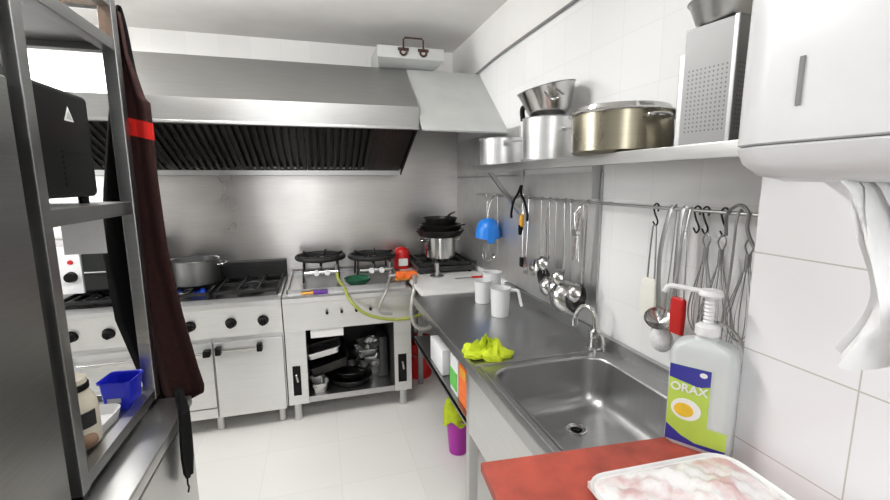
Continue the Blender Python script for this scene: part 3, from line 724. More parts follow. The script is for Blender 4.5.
bm = B(0.525, 0.62, 1.86, 2.08, 0.6385, 0.765, 0.006)
single('white_box', bm, M['white'], 'white plastic box on the shelf under the drainer', 'box')
t = thing('sponge_packet', 'orange packet standing on the lower shelf edge beside the sink leg', 'packet', (0.545, 1.58, 0.6355))
obj('packet', B(0.532, 0.56, 1.515, 1.63, 0.6355, 0.80, 0.004), M['orange'], t)
obj('printed_panel', B(0.529, 0.5318, 1.53, 1.60, 0.76, 0.795), M['yellow'], t)
t = thing('scourer_packet', 'green and white packet standing left of the orange packet', 'packet', (0.545, 1.70, 0.6355))
obj('packet', B(0.532, 0.56, 1.645, 1.75, 0.6355, 0.80, 0.004), M['white'], t)
obj('printed_panel', B(0.529, 0.5318, 1.65, 1.745, 0.66, 0.74), M['greenp'], t)
# purple bucket with lime cloth over its rim
t = thing('bucket', 'small purple bucket on the floor under the drainer', 'bucket', (0.715, 2.20, 0))
obj('pail', lathe(nb(), [(0, 0), (0.05, 0), (0.052, 0.004), (0.068, 0.21), (0.072, 0.215), (0.066, 0.213), (0.05, 0.008), (0, 0.006)], 32, (0.715, 2.20, 0)), M['purple'], t)
bm = nb(); loops = []
for f, z in ((0.0, 0.31), (0.5, 0.32), (0.9, 0.295), (1.05, 0.25), (1.15, 0.20), (1.12, 0.198), (1.0, 0.222), (0.5, 0.225)):
    loops.append([Vector((0.715-0.012+(0.001+0.066*f)*math.cos(2*PI*k/40)*(1+0.07*math.sin(6*2*PI*k/40)), 2.20+(0.001+0.066*f)*math.sin(2*PI*k/40)*(1+0.07*math.sin(6*2*PI*k/40)), z+0.02*math.sin(4*2*PI*k/40+z*20)*min(1, f+0.2))) for k in range(40)])
loft(bm, loops); single('cleaning_cloth', bm, M['lime'], 'lime green cloth draped over the purple bucket', 'cloth', None, 70)
t = thing('bucket', 'red bucket on the floor under the white worktop', 'bucket', (0.725, 3.26, 0))
obj('pail', lathe(nb(), [(0, 0), (0.10, 0), (0.103, 0.005), (0.13, 0.29), (0.136, 0.30), (0.128, 0.298), (0.10, 0.01), (0, 0.008)], 32, (0.725, 3.26, 0)), M['red'], t)
obj('handle', tube(nb(), [(0.593, 3.26, 0.27), (0.625, 3.17, 0.22), (0.725, 3.125, 0.20), (0.825, 3.17, 0.22), (0.857, 3.26, 0.27)], 0.004), M['steel_dark'], t)

# ------------------------------------------------------------------ red board, meat tray, soap bottle
ang = math.radians(-4.6)
t = thing('cutting_board', 'large scored red cutting board lying across the near end of the sink', 'cutting board', (0.329, 0.849, ZT+0.008), ang)
bm = B(0, 0.58, -0.42, 0, 0, 0.025, 0.005)
for x in (0.0,): pass
obj('board', bm, M['board'], t, local=True)
ZB = ZT+0.008+0.025
t = thing('meat_tray', 'white foam tray of film wrapped frozen meat on the red board', 'tray', (0.675, 0.555, ZB), math.radians(-2))
bm = nb()
loft(bm, [rrect(-.165, .16, -.12, .12, .04, 0), rrect(-.18, .175, -.138, .138, .05, .028), rrect(-.186, .18, -.143, .143, .055, .030), rrect(-.186, .18, -.143, .143, .055, .027), rrect(-.172, .168, -.13, .13, .05, .024), rrect(-.16, .155, -.118, .118, .04, .006)])
obj('tray', bm, M['cer'], t, local=True)
bm = nb(); rnd = random.Random(3); N = 30
def mh(u, v):
    e = max(0, 1-abs(u)**5)*max(0, 1-abs(v)**5)
    return 0.024+e*(0.016+0.008*math.sin(5*u+2*v)+0.006*math.sin(9*v-4*u+1)+0.004*math.sin(17*u+13*v)+0.003*math.sin(27*u-21*v))
top = [[Vector((0.172*u, 0.134*v, mh(u, v))) for u in [i/N*2-1 for i in range(N+1)]] for v in [j/N*2-1 for j in range(N+1)]]
vt = [[bm.verts.new(p) for p in r] for r in top]
for j in range(N):
    for i in range(N): bm.faces.new((vt[j][i], vt[j][i+1], vt[j+1][i+1], vt[j+1][i]))
r = bmesh.ops.extrude_face_region(bm, geom=bm.faces[:])
for v in r['geom']:
    if isinstance(v, bmesh.types.BMVert): v.co.z = 0.0095
obj('wrapped_meat', bm, M['meat'], t, local=True, ang=80)

# soap bottle on the board, its wide face to the viewer
t = thing('soap_bottle', 'large milky bottle of washing up liquid with white pump against the pillar', 'bottle', (0.863, 0.762, ZB), math.radians(-57))
W2, D2 = 0.070, 0.038
bm = nb(); loops = []
for f, g, z in ((0.90, 0.9, 0.0), (0.99, 1, 0.006), (1, 1, 0.10), (1, 1, 0.21), (0.97, 1, 0.236), (0.90, 0.96, 0.250), (0.7, 0.85, 0.260), (0.36, 0.6, 0.268), (0.30, 0.52, 0.274), (0.28, 0.5, 0.285)):
    loops.append(rrect(-W2*f, W2*f, -D2*g, D2*g, min(W2*f, D2*g)*0.55, z, 6))
loft(bm, loops)
obj('bottle', bm, M['jug'], t, local=True)
def plate(x0, x1, z0, z1, th=0.0006, off=0.0): return B(x0, x1, -D2-0.0012-off-th, -D2-0.0006-off, z0, z1)
lb = obj('label_panel', plate(-W2+0.006, 0.022, 0.012, 0.205), M['lab_green'], t, local=True)
obj('label_panel', plate(0.0221, W2-0.008, 0.012, 0.065), M['lab_green'], t, local=True)
bm = nb(); yy = -D2-0.0024
def flatpoly(bm, pts, y=yy, th=0.0006): return prism(bm, [(x, y, z) for x, z in pts], (0, th, 0))
flatpoly(bm, [(-W2+0.006, 0.172), (0.0, 0.160), (0.022, 0.168), (0.022, 0.205), (-W2+0.006, 0.205)])
obj('label_band', bm, M['lab_blue'], lb, local=True)
bm = nb(); flatpoly(bm, [(-W2+0.006, 0.012), (W2-0.008, 0.012), (W2-0.008, 0.022), (0.0, 0.020), (-0.03, 0.03), (-W2+0.006, 0.052)])
obj('label_band', bm, M['lab_blue'], lb, local=True)
bm = nb(); flatpoly(bm, [(-0.024+0.032*math.cos(a*PI/12), 0.098+0.027*math.sin(a*PI/12)) for a in range(24)])
obj('label_picture', bm, M['lab_white'], lb, local=True)
bm = nb(); flatpoly(bm, [(-0.028+0.021*math.cos(a*PI/12), 0.096+0.017*math.sin(a*PI/12)) for a in range(24)], yy-0.0008)
obj('label_lemon', bm, M['lab_yellow'], lb, local=True)
bm = nb(); flatpoly(bm, [(0.007+0.008*math.cos(a*PI/8), 0.192+0.006*math.sin(a*PI/8)) for a in range(16)], yy-0.0008)
obj('label_logo', bm, M['lab_white'], lb, local=True)
def text(name, s, size, mat, par, mtx, ext=0.0004, shear=0.0):
    cu = bpy.data.curves.new(name, 'FONT'); cu.body = s; cu.size = size; cu.extrude = ext; cu.align_x = 'CENTER'; cu.shear = shear; cu.offset = size*0.02
    tmp = bpy.data.objects.new('tmp', cu); C.objects.link(tmp)
    dg = bpy.context.evaluated_depsgraph_get(); me = bpy.data.meshes.new_from_object(tmp.evaluated_get(dg))
    bpy.data.objects.remove(tmp); bpy.data.curves.remove(cu)
    me.transform(mtx); me.materials.clear(); me.materials.append(mat); me.name = name
    o = bpy.data.objects.new(name, me); C.objects.link(o); o.parent = par; return o
text('label_lettering', 'ORAX', 0.028, M['lab_white'], lb, T(-0.021, yy-0.001, 0.142) @ RX(PI/2))
obj('pump_collar', lathe(nb(), [(0.026, 0.28), (0.027, 0.284), (0.026, 0.30), (0.018, 0.306), (0, 0.306)], 24, cap0=True), M['white'], t, local=True)
bm = lathe(nb(), [(0.0095, 0.304)] + [(0.0095+(0.0025 if k % 2 else 0), 0.306+k*0.0045) for k in range(15)] + [(0.008, 0.375)], 16, cap0=True, cap1=True)
obj('pump_stem', bm, M['white'], t, local=True)
bm = lathe(nb(), [(0.024, 0.372), (0.026, 0.376), (0.022, 0.386), (0, 0.388)], 24, cap0=True)
tube(bm, [(0, 0, 0.38), (-0.04, -0.004, 0.383), (-0.085, -0.008, 0.385), (-0.098, -0.01, 0.37)], 0.006, 8)
obj('pump_head', bm, M['white'], t, local=True)

# ------------------------------------------------------------------ wall shelf and its pots
t = thing('wall_shelf', 'long stainless steel wall shelf above the sink', 'shelf', (1.0, 1.35, 1.6))
ZS = 1.634
bm = B(0.865, XR-0.009, 0.72, 2.385, ZS-0.008, ZS)
obj('shelf_deck', bm, M['steel'], t)
obj('front_lip', B(0.86, 0.872, 0.72, 2.385, ZS-0.036, ZS+0.0008, 0.003), M['steel'], t)
obj('back_lip', B(XR-0.012, XR-0.0085, 0.72, 2.385, ZS, ZS+0.03), M['steel'], t)
for y in (2.25, 1.545):
    bm = nb()
    if y > 2: prism(bm, [(0.885, y-0.004, ZS-0.012), (XR-0.02, y-0.004, 1.36), (XR-0.02, y-0.004, 1.395), (0.915, y-0.004, ZS-0.012)], (0, 0.018, 0))
    else: box(bm, XR-0.045, XR-0.0225, y-0.004, y+0.004, 1.475, ZS-0.009)
    box(bm, XR-0.022, XR-0.009, y-0.004 if y < 2 else y-0.02, y+0.03, 1.34 if y > 2 else 1.475, ZS-0.009)
    obj('bracket', bm, M['galv'] if y < 2 else M['steel'], t)
# saucepans
t = thing('saucepan', 'shallow aluminium saucepan with long handle at far end of the shelf', 'pot', (0.985, 2.245, ZS+0.001))
obj('pan', lathe(nb(), [(0, 0), (0.112, 0), (0.120, 0.01), (0.123, 0.135), (0.128, 0.142), (0.122, 0.142), (0.117, 0.012), (0, 0.008)], 40), M['alu'], t, local=True)
obj('handle', tube(nb(), [(-0.03, -0.118, 0.11), (-0.045, -0.16, 0.113), (-0.06, -0.30, 0.105), (-0.068, -0.40, 0.10)], (0.005, 0.011), 8, flat=(0, 0, 1)), M['alu'], t, local=True)
obj('rivet_plate', B(-0.05, -0.01, -0.125, -0.112, 0.095, 0.125, 0.003), M['alu'], t, local=True)
t = thing('stock_pot', 'tall aluminium pot standing under the flared colander on the shelf', 'pot', (0.992, 1.745, ZS+0.001))
obj('pan', lathe(nb(), [(0, 0), (0.11, 0), (0.117, 0.008), (0.119, 0.178), (0.124, 0.182), (0.117, 0.182), (0.113, 0.01), (0, 0.008)], 40), M['alu'], t, local=True)
for s in (-1, 1):
    obj('handle', tube(nb(), [(-0.03*s-0.02, s*0.11, 0.125), (-0.03, s*0.15, 0.128), (0.03, s*0.15, 0.128), (0.045, s*0.105, 0.125)], 0.005), M['alu'], t, local=True)
t = thing('colander', 'flared steel conical strainer sitting tilted on the tall aluminium pot', 'strainer', (0.995, 1.745, ZS+0.185))
t.rotation_euler = (-0.06, -0.2, 0)
obj('bowl', lathe(nb(), [(0, 0.0), (0.06, 0.0), (0.09, 0.03), (0.122, 0.125), (0.127, 0.128), (0.120, 0.126), (0.086, 0.032), (0.055, 0.006), (0, 0.005)], 40), M['steel_pol'], t, local=True)
obj('handle', tube(nb(), [(-0.02, 0.12, 0.09), (-0.04, 0.165, 0.085), (-0.045, 0.175, 0.03)], 0.012), M['black'], t, local=True)
obj('wire_handle', tube(nb(), [(-0.06, -0.09, 0.10), (-0.10, -0.19, 0.055), (-0.08, -0.22, 0.05), (-0.04, -0.19, 0.06), (-0.02, -0.115, 0.10)], 0.005), M['steel_pol'], t, local=True)
t = thing('casserole', 'wide casserole with gold heat tint and dark flat rim on the shelf', 'pot', (0.956, 1.235, ZS+0.001))
obj('pan', lathe(nb(), [(0, 0), (0.14, 0), (0.15, 0.008), (0.152, 0.118), (0.153, 0.122), (0.147, 0.122), (0.145, 0.012), (0, 0.008)], 48), M['brass'], t, local=True)
lid = obj('lid', lathe(nb(), [(0.162, 0.121), (0.165, 0.124), (0.160, 0.130), (0.150, 0.132), (0.145, 0.144), (0.135, 0.147), (0, 0.149)], 48, cap0=True), M['steel_pol'], t, local=True)
for s in (-1, 1):
    obj('handle', tube(nb(), [(-0.035, s*0.146, 0.10), (-0.03, s*0.18, 0.102), (0.03, s*0.18, 0.102), (0.035, s*0.146, 0.10)], 0.006), M['steel_pol'], t, local=True)
bm = lathe(nb(), [(0, 0.0), (0.08, 0.0), (0.098, -0.006), (0.10, -0.01), (0.096, -0.01), (0, -0.004)], 40, (1.085, 1.44, 1.72), RY(-PI/2+0.10))
single('pot_lid', bm, M['alu'], 'aluminium lid leaning on the wall behind the casserole', 'lid')
bm = nb(); loops = []
for f, z in ((0.55, 0), (0.8, 0.012), (1.0, 0.05), (1.05, 0.075), (0.97, 0.072), (0.75, 0.02), (0.3, 0.008)):
    loops.append([Vector((1.03+0.062*f*math.cos(2*PI*k/36), 0.995+0.062*f*math.sin(2*PI*k/36), ZS+0.001+z+(0.012*abs(math.sin(9*PI*k/36)) if z > 0.06 else 0))) for k in range(36)])
loft(bm, loops); single('scalloped_bowl', bm, M['cer'], 'small white bowl with scalloped rim beside the perforated pan', 'bowl')
# perforated pan standing on end
t = thing('perforated_pan', 'tall perforated steel pan standing on end near the pillar', 'pan', (0.975, 0.890, ZS+0.001), math.radians(-80))
obj('front_face', B(-0.062, 0.062, -0.055, -0.052, 0, 0.285), M['perf'], t, local=True)
bm = B(-0.062, -0.059, -0.0518, 0.055, 0, 0.285); box(bm, -0.059, 0.0618, 0.052, 0.055, 0, 0.285); box(bm, -0.059, 0.0618, -0.0518, 0.052, 0, 0.003)
obj('back_shell', bm, M['steel'], t, local=True)
obj('side_face', B(0.062, 0.065, -0.055, 0.055, 0, 0.285), M['perf_s'], t, local=True)
bm = B(0.058, 0.070, -0.060, -0.0552, 0, 0.287, 0.002); obj('corner_strip', bm, M['steel_dark'], t, local=True)
t = thing('flat_pan', 'flat steel pan standing behind the perforated one on the shelf', 'pan', (1.01, 0.980, ZS+0.001), math.radians(-80))
obj('panel', B(-0.032, 0.02, -0.055, 0.04, 0, 0.245, 0.004), M['steel_dark'], t, local=True)
t = thing('mixing_bowl', 'small steel bowl on top of the perforated pan', 'bowl', (0.975, 0.895, ZS+0.289))
obj('bowl', lathe(nb(), [(0, 0), (0.05, 0), (0.062, 0.012), (0.078, 0.055), (0.083, 0.058), (0.076, 0.056), (0.06, 0.014), (0, 0.005)], 36), M['steel'], t, local=True)

# ------------------------------------------------------------------ utensil rail and utensils
XU = 1.07; ZR = 1.462
t = thing('utensil_rail', 'thin steel rail on the right wall below the shelf', 'rail', (XU, 1.75, ZR))
obj('rod', tube(nb(), [(XU, 0.735, ZR), (XU, 2.86, ZR)], 0.0055, 10, smooth=False), M['steel'], t)
for y in (0.76, 1.47, 2.10, 2.84):
    obj('rail_mount', cyl(nb(), (XU, y, ZR), (XR-0.008 if y > 1.53 else XR, y, ZR), 0.006), M['steel'], t)
    
def hook_pts(y, z0, z1, x=XU):
    return [(x-0.010, y, z0-0.018), (x-0.011, y, z0+0.002), (x, y, z0+0.0095), (x+0.009, y, z0+0.002), (x+0.004, y, (z0+z1)/2), (x-0.006, y, z1+0.004), (x-0.002, y, z1-0.006), (x+0.008, y, z1+0.002)]
def s_hook(y, label, z1=1.40, x=XU):
    bm = tube(nb(), [(x, y-0.008, ZR-0.012), (x, y-0.012, ZR+0.004), (x, y, ZR+0.013), (x, y+0.011, ZR+0.002), (x, y+0.004, (ZR+z1)/2+0.008), (x, y-0.010, z1+0.012), (x, y-0.002, z1-0.003), (x, y+0.010, z1+0.01)], 0.0028, 8)
    return single('s_hook', bm, M['iron'], label, 'hook', 's hooks on the utensil rail')
def loop_hook(bm, x, y, z, r=0.0022):   # small hook over the rail at the top of a handle
    tube(bm, [(x, y, z-0.03), (x+0.006, y, ZR-0.004), (x+0.006, y, ZR+0.006), (x, y, ZR+0.0085), (x-0.0075, y, ZR+0.003), (x-0.008, y, ZR-0.010)], r, 6)
def ladle(y, zb, r, label, mat='steel_pol', name='ladle', x=XU-0.012, ybowl=None, depth=0.8, hm=None):
    yb = y if ybowl is None else ybowl
    t = thing(name, label, 'utensil', (x, y, zb), 0, 'steel utensils hanging on the rail')
    bm = tube(nb(), [(x+0.01, y, ZR-0.008), (x+0.012, (2*y+yb)/3, (2*ZR+zb)/3), (x+0.016, yb, zb+r*1.2), (x+0.014, yb, zb+r*0.3)], (0.0022, 0.0055), 8, flat=(1, 0, 0))
    tube(bm, [(x+0.01, y, ZR-0.01), (x+0.020, y, ZR-0.002), (x+0.021, y, ZR+0.006), (x+0.012, y, ZR+0.009), (x+0.004, y, ZR+0.003)], 0.003, 6)
    obj('handle', bm, M[hm or 'steel'], t)
    bm = nb(); q = RY(PI/2+0.3)   # rounded back faces the room
    lathe(bm, [(0, -depth*r), (r*0.45, -depth*r*0.88), (r*0.8, -depth*r*0.55), (r, 0.0), (r*0.97, 0.001), (r*0.77, -depth*r*0.5), (r*0.42, -depth*r*0.82), (0, -depth*r*0.92)], 28, (x-0.012, yb, zb), q)
    obj('bowl', bm, M[mat], t)
    return t
def wire_loop(bm, y, z0, z1, wd, r=0.0024, x=XU):
    tube(bm, [(x, y-wd, z0), (x, y-wd*0.8, (z0+z1)/2), (x, y-wd*0.45, z1-0.01), (x, y, z1), (x, y+wd*0.45, z1-0.01), (x, y+wd*0.8, (z0+z1)/2), (x, y+wd, z0)], r, 6)
def whisk(y, z0, z1, r, label, zt=None, mat='steel_pol', x=XU):
    # balloon between z0 (bottom) and z1, handle up to zt
    zt = zt or ZR
    t = thing('whisk', label, 'utensil', (x, y, z0), 0, 'whisks hanging on the rail')
    bm = tube(nb(), [(x, y, z1-0.02), (x, y, zt-0.04)], 0.0075, 10, smooth=False); loop_hook(bm, x, y, zt-0.01) if zt >= ZR-0.02 else tube(bm, [(x, y, zt-0.05), (x, y-0.012, zt-0.02), (x, y, zt), (x, y+0.012, zt-0.02), (x, y, zt-0.05)], 0.0025, 6)
    obj('handle', bm, M[mat], t)
    bm = nb(); h = z1-z0
    for k in range(5):
        a = PI*k/5; c, s = math.cos(a)*0.6, math.sin(a)
        pts = [(x+c*r*q, y+s*r*q, z0+h*zz) for q, zz in ((-0.12, 1), (-0.45, 0.75), (-0.95, 0.35), (-0.75, 0.1), (0, 0), (0.75, 0.1), (0.95, 0.35), (0.45, 0.75), (0.12, 1))]
        tube(bm, pts, 0.0013, 5)
    obj('wire_balloon', bm, M[mat], t)
    return t

# left group, in front of the steel sheet
t = thing('scoop', 'bright blue plastic scoop hanging at the far end of the rail', 'utensil', (XU, 2.60, 1.2))
bm = lathe(nb(), [(0, 0.12), (0.03, 0.117), (0.06, 0.095), (0.075, 0.055), (0.08, 0.0), (0.077, 0.0), (0.057, 0.09), (0, 0.114)], 28, (XU-0.04, 2.56, 1.20), RX(0.12))
obj('cup', bm, M['blue'], t)
obj('flap', B(XU-0.075, XU-0.03, 2.462, 2.470, 1.17, 1.28, 0.003), M['blue'], t)
bm = tube(nb(), [(XU-0.04, 2.56, 1.318), (XU-0.03, 2.56, 1.39), (XU-0.01, 2.56, ZR-0.02), (XU+0.008, 2.56, ZR), (XU, 2.56, ZR+0.009), (XU-0.008, 2.56, ZR)], 0.004)
obj('handle', bm, M['steel_pol'], t)
whisk(2.66, 1.02, 1.20, 0.05, 'balloon whisk hanging behind the blue scoop at the far end', 1.46)
ladle(2.50, 1.08, 0.022, 'thin long spoon hanging just right of the blue scoop', name='spoon', ybowl=2.50, depth=0.3)
t = thing('shears', 'black handled shears hooked over the rail', 'utensil', (XU, 2.17, 1.36))
for s in (-1, 1):
    bm = tube(nb(), [(XU-0.002, 2.17+s*0.004, ZR+0.065), (XU-0.012, 2.17+s*0.02, ZR+0.02), (XU-0.014, 2.17+s*0.065, ZR-0.02), (XU-0.012, 2.17+s*0.098, ZR-0.085), (XU-0.012, 2.17+s*0.096, ZR-0.12)], 0.007)
    obj('handle', bm, M['black'], t)
t = thing('peeler', 'small peeler with yellow and black handle hanging under the shears', 'utensil', (XU, 2.155, 1.24))
obj('handle', lathe(nb(), [(0, 0), (0.010, 0.004), (0.014, 0.03), (0.012, 0.075), (0.006, 0.09), (0, 0.092)], 14, (XU-0.01, 2.15, 1.285), RX(0.15)), M['yellow'], t)
obj('grip', lathe(nb(), [(0, -0.03), (0.009, -0.026), (0.013, 0.0), (0.0145, 0.03), (0.0, 0.031)], 14, (XU-0.0105, 2.1515, 1.285), RX(0.15)), M['black'], t, label='black end')
bm = tube(nb(), [(XU-0.01, 2.137, 1.37), (XU-0.006, 2.14, 1.44), (XU+0.006, 2.14, ZR+0.004), (XU, 2.14, ZR+0.009), (XU-0.008, 2.14, ZR)], 0.002)
obj('cord', bm, M['steel_pol'], t)
t = thing('spatula', 'steel spatula with narrow handle hanging below the peeler', 'utensil', (XU, 2.09, 1.05))
bm = tube(nb(), [(XU, 2.10, 1.14), (XU+0.006, 2.10, 1.30), (XU+0.008, 2.10, ZR-0.004), (XU, 2.10, ZR+0.008), (XU-0.008, 2.10, ZR-0.004)], 0.0035); obj('handle', bm, M['steel_pol'], t)
bm = nb(); prism(bm, [(XU-0.004, 2.085, 1.145), (XU-0.004, 2.115, 1.145), (XU-0.004, 2.13, 1.05), (XU-0.004, 2.065, 1.05)], (0.002, 0, 0)); obj('blade', bm, M['steel_pol'], t)
t = thing('pastry_brush', 'small brush with black bristles hanging left of the spatula', 'utensil', (XU, 2.17, 1.07))
obj('handle', tube(nb(), [(XU+0.012, 2.17, 1.13), (XU+0.014, 2.172, ZR-0.01), (XU+0.006, 2.172, ZR+0.010), (XU-0.004, 2.172, ZR+0.010)], 0.0035), M['steel_pol'], t)
obj('bristles', B(XU+0.002, XU+0.02, 2.155, 2.185, 1.075, 1.13, 0.004), M['black'], t)
ladle(1.945, 1.115, 0.046, 'shallow round serving spoon hanging leftmost of the ladle cluster', name='serving_spoon', depth=0.35, ybowl=1.955)
t = thing('skimmer', 'black round skimmer with double wire handle among the ladles', 'utensil', (XU, 1.86, 1.02))
bm = nb(); wire_loop(bm, 1.86, 1.10, 1.36, 0.014, 0.003, XU-0.02); tube(bm, [(XU-0.02, 1.86, 1.355), (XU-0.012, 1.86, 1.42), (XU+0.004, 1.86, ZR+0.002), (XU, 1.86, ZR+0.009), (XU-0.009, 1.86, ZR-0.002)], 0.0025, 6); obj('handle', bm, M['steel_pol'], t)
obj('disc', lathe(nb(), [(0, -0.018), (0.05, -0.014), (0.066, 0), (0.064, 0.002), (0.048, -0.010), (0, -0.014)], 32, (XU-0.02, 1.865, 1.075), RY(-PI/2-0.1)), M['panblk'], t)
ladle(1.835, 1.16, 0.038, 'small steel ladle hanging in front of the black skimmer', x=XU-0.03)
ladle(1.79, 1.055, 0.05, 'medium steel ladle with bowl left of the largest ladle', x=XU-0.02, ybowl=1.80)
ladle(1.73, 1.06, 0.054, 'deep steel ladle hanging between the medium and largest ladles', x=XU-0.012, ybowl=1.735)
ladle(1.655, 1.045, 0.074, 'largest steel ladle hanging lowest in the cluster', x=XU-0.03, ybowl=1.645)
ladle(1.67, 1.13, 0.037, 'small round ladle just above the largest ladle bowl', x=XU-0.052, ybowl=1.66)
ladle(1.56, 1.05, 0.064, 'dark worn ladle at the right end of the cluster', 'panblk', x=XU-0.010, ybowl=1.575, hm='steel_pol')
ladle(1.545, 1.085, 0.042, 'steel ladle over the dark ladle at the right of the cluster', x=XU-0.04, ybowl=1.545)
t = thing('can_opener', 'steel can opener with jointed arms hanging by the end of the sheet', 'utensil', (XU, 1.555, 1.25))
bm = tube(nb(), [(XU-0.05, 1.57, 1.42), (XU-0.05, 1.56, 1.34), (XU-0.05, 1.575, 1.22)], (0.003, 0.006)); tube(bm, [(XU-0.05, 1.535, 1.42), (XU-0.05, 1.55, 1.34), (XU-0.05, 1.535, 1.22)], (0.003, 0.006))
tube(bm, [(XU-0.05, 1.57, 1.42), (XU-0.03, 1.555, 1.45), (XU+0.002, 1.55, ZR+0.009), (XU+0.009, 1.55, ZR)], 0.003); obj('arms', bm, M['steel_pol'], t)
obj('joint', cyl(nb(), (XU-0.062, 1.555, 1.34), (XU-0.042, 1.555, 1.34), 0.016), M['steel_pol'], t)

# right group, in front of the white tiles
s_hook(1.178, 'steel hook on the rail carrying the white spatula', 1.405)
t = thing('spatula', 'white spatula with steel wire handle hanging on the right of the bracket', 'utensil', (XU, 1.195, 1.1))
bm = nb(); wire_loop(bm, 1.178, 1.22, 1.402, 0.016, 0.0032, XU-0.002); obj('handle', bm, M['steel_dark'], t)
bm = nb(); loft(bm, [rrect(-.031, .031, -.007, .007, .006, 0), rrect(-.034, .034, -.010, .010, .008, .06), rrect(-.030, .030, -.010, .010, .008, .125), rrect(-.02, .02, -.006, .006, .005, .135)]); bm.transform(T(XU-0.004, 1.178, 1.09) @ RZ(PI/2) @ Matrix.Diagonal((1.12, 1.1, 1.0, 1)))
obj('head', bm, M['ivory'], t, label='white plastic head')
t = thing('tongs', 'long grey steel tongs hanging left of the red spatula', 'utensil', (XU, 1.09, 1.12))
for y0, dy in ((1.115, 0.02), (1.065, 0.0)):
    bm = tube(nb(), [(XU, y0-0.01, ZR+0.010), (XU-0.008, y0, 1.44), (XU-0.012, y0+dy, 1.30), (XU-0.01, y0+dy*0.5, 1.12)], (0.0015, 0.009), 8, flat=(1, 0, 0))
    obj('arm', bm, M['steel_dark'], t)
tt = thing('ladle', 'dark bowled ladle hanging low under the red spatula', 'utensil', (XU-0.03, 1.09, 1.1))
obj('handle', tube(nb(), [(XU+0.002, 1.038, ZR+0.009), (XU-0.008, 1.038, 1.45), (XU-0.02, 1.05, 1.30), (XU-0.03, 1.075, 1.125)], (0.002, 0.0055), 8, flat=(1, 0, 0)), M['steel'], tt)
obj('bowl', lathe(nb(), [(0, -0.03), (0.022, -0.027), (0.036, -0.015), (0.044, 0.0), (0.042, 0.0), (0.034, -0.013), (0, -0.026)], 28, (XU-0.04, 1.09, 1.115), RY(-0.5) @ RX(0.5)), M['steel_pol'], tt)
s_hook(1.015, 'steel hook on the rail carrying the red spatula', 1.40)
t = thing('spatula', 'red spatula with wire handle hanging left of the soap pump', 'utensil', (XU, 1.03, 1.09))
bm = nb(); wire_loop(bm, 1.025, 1.19, 1.398, 0.015, 0.003, XU-0.03); obj('handle', bm, M['steel'], t)
bm = nb(); loft(bm, [rrect(-.024, .024, -.008, .008, .006, 0), rrect(-.026, .026, -.010, .010, .008, .06), rrect(-.025, .025, -.010, .010, .008, .105), rrect(-.02, .02, -.006, .006, .005, .112)]); bm.transform(T(XU-0.03, 1.027, 1.085) @ RZ(PI/2))
obj('head', bm, M['red'], t, label='red plastic head')
t = thing('strainer', 'small round white mesh strainer hanging below the dark ladle', 'utensil', (XU, 1.105, 1.0))
obj('basket', sphere(nb(), (XU-0.01, 1.105, 1.035), 0.042, (0.7, 1, 1)), M['mesh'], t)
bm = torus(nb(), (XU-0.012, 1.105, 1.045), 0.0425, 0.0025, 30, 6, RY(PI/2)); tube(bm, [(XU-0.012, 1.105, 1.088), (XU, 1.10, 1.30), (XU+0.006, 1.10, ZR), (XU, 1.10, ZR+0.009), (XU-0.008, 1.10, ZR)], 0.002)
obj('rim', bm, M['steel'], t)
s_hook(0.985, 'steel hook on the rail between red spatula and whisks', 1.40)
whisk(0.975, 1.10, 1.33, 0.042, 'slim whisk hanging handle up behind the soap pump', 1.40, 'steel_dark')
whisk(0.925, 1.05, 1.32, 0.055, 'large balloon whisk hanging between soap pump and pillar', 1.40, 'steel_dark')
s_hook(0.925, 'steel hook on the rail carrying the large whisk', 1.40)
whisk(0.845, 1.12, 1.33, 0.045, 'whisk hanging closest to the pillar', 1.40, 'steel_dark')
bm = tube(nb(), [(XU, 0.915, 1.40), (XU-0.008, 0.91, 1.46), (XU-0.004, 0.88, 1.485), (XU-0.008, 0.85, 1.465), (XU-0.012, 0.845, 1.42), (XU-0.012, 0.81, 1.36), (XU-0.012, 0.77, 1.31)], 0.0045, 8)
single('large_hook', bm, M['steel_dark'], 'large bent wire hook on the rail next to the pillar', 'hook')
t = thing('sieve', 'round wire sieve hanging low behind the soap bottle', 'utensil', (XU, 0.89, 1.0))
obj('rim', torus(nb(), (XU-0.02, 0.885, 1.085), 0.075, 0.0045, 36, 6, RY(PI/2)), M['steel'], t)
bm = nb()
for k in range(-4, 5):
    hgt = math.sqrt(0.075**2-(k*0.016)**2); tube(bm, [(XU-0.02, 0.885+k*0.016, 1.085-hgt), (XU+0.01, 0.885+k*0.016, 1.085), (XU-0.02, 0.885+k*0.016, 1.085+hgt)], 0.0008, 4)
    tube(bm, [(XU-0.02, 0.885-hgt, 1.085+k*0.016), (XU+0.01, 0.885, 1.085+k*0.016), (XU-0.02, 0.885+hgt, 1.085+k*0.016)], 0.0008, 4)
obj('wire_mesh', bm, M['steel'], t)
obj('handle', tube(nb(), [(XU-0.02, 0.885, 1.16), (XU-0.01, 0.882, 1.33), (XU-0.01, 0.88, 1.44), (XU, 0.88, ZR+0.009), (XU+0.009, 0.88, ZR)], 0.0035), M['steel'], t)

